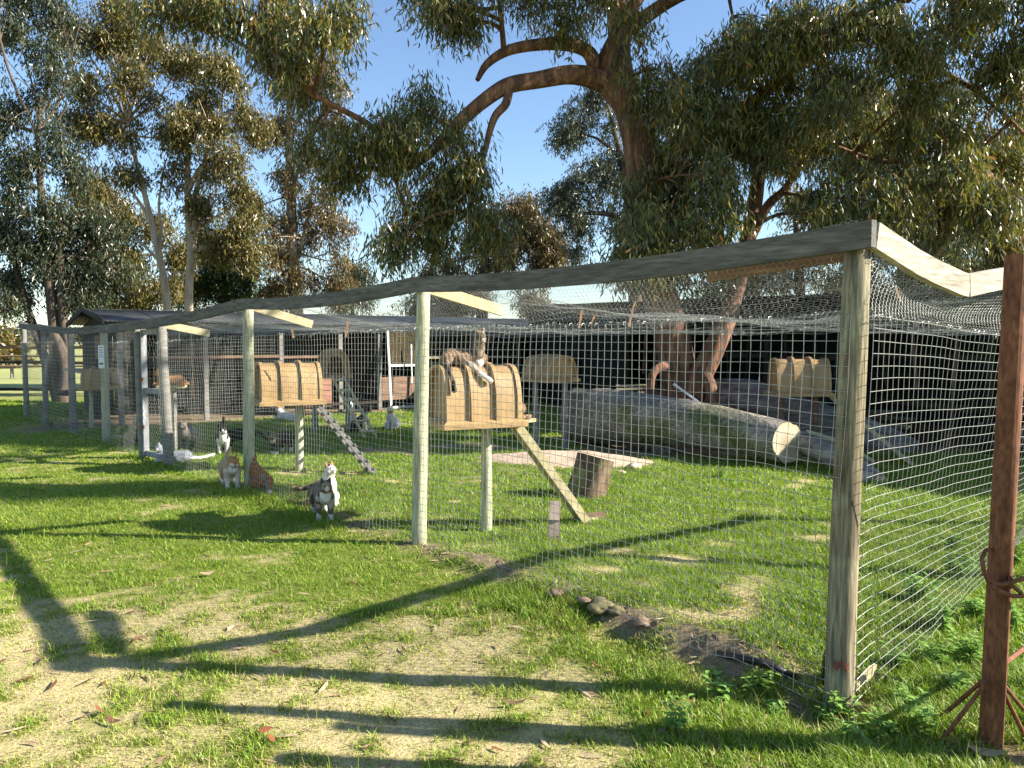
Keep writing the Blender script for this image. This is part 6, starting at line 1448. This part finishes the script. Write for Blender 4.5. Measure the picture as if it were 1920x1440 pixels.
# stones along the fence foot
def rock(label, p, r, seed, mt, squash=0.6):
    bm = bmesh.new(); bmesh.ops.create_icosphere(bm, subdivisions=3, radius=r); g = np.random.default_rng(seed); ph = g.random(3) * 10; sx = 0.8 + 0.5 * g.random()
    for v in bm.verts:
        nn = float(fbm(np.array([v.co.x / r * 2.4 + ph[0]]), np.array([v.co.y / r * 2.4 + v.co.z / r * 1.7 + ph[1]]), seed, 3)[0]); v.co *= 0.5 + 1.0 * nn; v.co.z *= squash; v.co.x *= sx
    me = bpy.data.meshes.new('edge_stone'); bm.to_mesh(me); bm.free(); me.shade_smooth()
    o = link('edge_stone', me, mt); o.location = Vector(p) + Vector((0, 0, -r * 0.25)); o.rotation_euler = (0, 0, g.random() * 6); props(o, label, 'stone', 'stones along the fence foot'); return o
MOSSY = mat('mossy_stone', [(0.3, (0.11, 0.095, 0.045)), (0.7, (0.24, 0.21, 0.10))], scale=14, bump=0.6)
EARTH = mat('earth_clod', [(0.3, (0.14, 0.095, 0.065)), (0.7, (0.30, 0.21, 0.15))], scale=20, bump=0.6)
for k, (u, v, r) in enumerate([(1128, 1128, 0.075), (1152, 1138, 0.05)]): rock('yellowish mossy stone in the earth step under the fence', gpt(u, v), r, 600 + k, MOSSY, 0.45)
for k, (u, v, r) in enumerate([(1040, 1108, .05), (1205, 1160, .06), (1095, 1122, .035), (1655, 1222, .05), (1690, 1216, .03)]): rock('brown clod of earth along the fence foot', gpt(u, v), r, 620 + k, EARTH, 0.35)
for k, (u, v, r) in enumerate([(1190, 872, .10), (1150, 856, .08), (1165, 885, .07)]): rock('pinkish clod of sand on the edge of the sand patch', gpt(u, v), r, 640 + k, plain('pink_sand', (0.52, 0.40, 0.31), 0.95), 0.5)

# fallen leaves: a scatter and some single big ones
g = np.random.default_rng(77)
def dead_leaf(p, L0, w, az, curl, roll):
    d = np.array([math.cos(az), math.sin(az), 0]); s_ = np.array([-math.sin(az), math.cos(az), 0]); z = np.array([0, 0, 1.0]); V = []
    for k in range(6):
        f = k / 5; ww = w * math.sin(math.pi * min(0.98, 0.06 + 0.9 * f)) ** 0.8; c = np.array(p) + d * L0 * (f - 0.5) + s_ * 0.25 * L0 * (f - 0.5) ** 2 + z * (0.004 + curl * L0 * 4 * (f - 0.5) ** 2)
        for sg_ in (-1, 1): V.append(c + s_ * ww * sg_ + z * (abs(ww) * 0.5 + roll * ww * sg_))
    F = [(2 * k, 2 * k + 2, 2 * k + 3, 2 * k + 1) for k in range(5)]
    return V, F
LIT = attrmat('dead_leaf', rough=0.6, transl=0.1, spec=0.3, tmul=(1.2, 1.0, 0.7))
Vs, Fs, Cs, n0 = [], [], [], 0
for k in range(620):
    y_ = 2.4 + 9.5 * g.random() ** 1.3; x_ = (g.random() * 2 - 1) * (0.68 * y_ + 0.2)
    V, F = dead_leaf((x_, y_, gzf(x_, y_) + 0.006), 0.05 + 0.07 * g.random(), 0.004 + 0.005 * g.random(), g.random() * 6.28, 0.04 * g.random(), g.normal() * 0.3)
    Vs += V; Fs += [tuple(i + n0 for i in f) for f in F]; n0 += len(V)
    c = [np.array([0.17, 0.075, 0.04]), np.array([0.30, 0.20, 0.12]), np.array([0.10, 0.06, 0.04]), np.array([0.40, 0.31, 0.20])][g.integers(0, 4)] * (0.7 + 0.6 * g.random()); Cs += [c] * len(V)
for k in range(520):                       # twigs and bark scraps in the earth along the fence
    t_ = g.random() * 7.5; s0 = g.normal() * 0.10; x_ = FP[0].x + LDIR.x * t_ + NIN.x * s0; y_ = FP[0].y + LDIR.y * t_ + NIN.y * s0
    V, F = dead_leaf((x_, y_, gzf(x_, y_) + 0.004), 0.02 + 0.07 * g.random(), 0.002 + 0.005 * g.random(), g.random() * 6.28, 0.02, g.normal() * 0.4)
    Vs += V; Fs += [tuple(i + n0 for i in f) for f in F]; n0 += len(V)
    Cs += [np.array([[0.30, 0.22, 0.14], [0.12, 0.08, 0.055], [0.40, 0.33, 0.22]][g.integers(0, 3)]) * (0.6 + 0.7 * g.random())] * len(V)
lo = npmesh('leaf_litter', Vs, Fs, LIT, col=np.array(Cs)); props(lo, 'dry brown gum leaves scattered over the lawn', 'leaves', kind='stuff')
for k, (u, v, L0, w, az, c, lab) in enumerate([(190, 1342, .10, .012, 2.4, (0.24, 0.09, 0.05), 'curled red brown gum leaf on the pale straw lawn'), (212, 1362, .09, .011, -.5, (0.22, 0.10, 0.06), 'broad brown gum leaf under the curled red one'), (497, 1380, .05, .014, .6, (0.20, 0.06, 0.03), 'small dark red gum leaf on bare ground'), (510, 1396, .07, .013, 2.0, (0.26, 0.09, 0.04), 'red brown gum leaf touching the small dark one'),
                                             (965, 1327, .11, .009, .05, (0.14, 0.08, 0.05), 'dark straight gum leaf lying in the striped shade'), (1118, 1255, .07, .009, 2.1, (0.25, 0.10, 0.05), 'reddish gum leaf standing among lush grass blades'), (1850, 1424, .13, .018, -.35, (0.42, 0.30, 0.19), 'large pale dry leaf at the foot of the tall rusty post'), (390, 1082, .10, .016, .5, (0.36, 0.27, 0.17), 'crumpled tan leaf in the middle of the lawn')]):
    p_ = gpt(u, v, 0.015); V, F = dead_leaf((0, 0, 0), L0, w, az, 0.16, 0.4); o = npmesh('fallen_leaf', V, F, LIT, col=np.array([c] * len(V))); o.location = p_; props(o, lab, 'leaf', 'single fallen leaves')
# strips of bark caught in the netting
BS = mat('bark_strip', [(0.3, (0.20, 0.10, 0.05)), (0.7, (0.40, 0.24, 0.13))], scale=10, bump=0.2)
for k, (u0, v0, u1, v1, yy, w, lab) in enumerate([(1190, 568, 1178, 612, 6.6, .010, 'long red brown bark strip hung in the roof netting'), (1092, 582, 1086, 615, 6.8, .010, 'tan bark strip hanging beside a forked pale twig'), (652, 603, 648, 632, 9.2, .014, 'pale bark strip hanging above the rung ladder'), (548, 618, 550, 634, 9.0, .012, 'short bark scrap on the wire top by the tan house'), (1116, 588, 1108, 608, 6.7, .008, 'thin brown bark sliver in the netting'), (1680, 540, 1690, 566, 5.2, .008, 'curled dead leaf scrap snagged near the dipping rail')]):
    t = thing('bark_strip', lab, 'bark', dp(u1, v1, yy), 'bark caught in the netting'); m = MB(); m.beam(dp(u0, v0, yy), dp(u1, v1, yy), w * 2, 0.003, up=Vector((0.3, -1, 0)), n=4, jit=0.004); build('strip', m, BS, t)
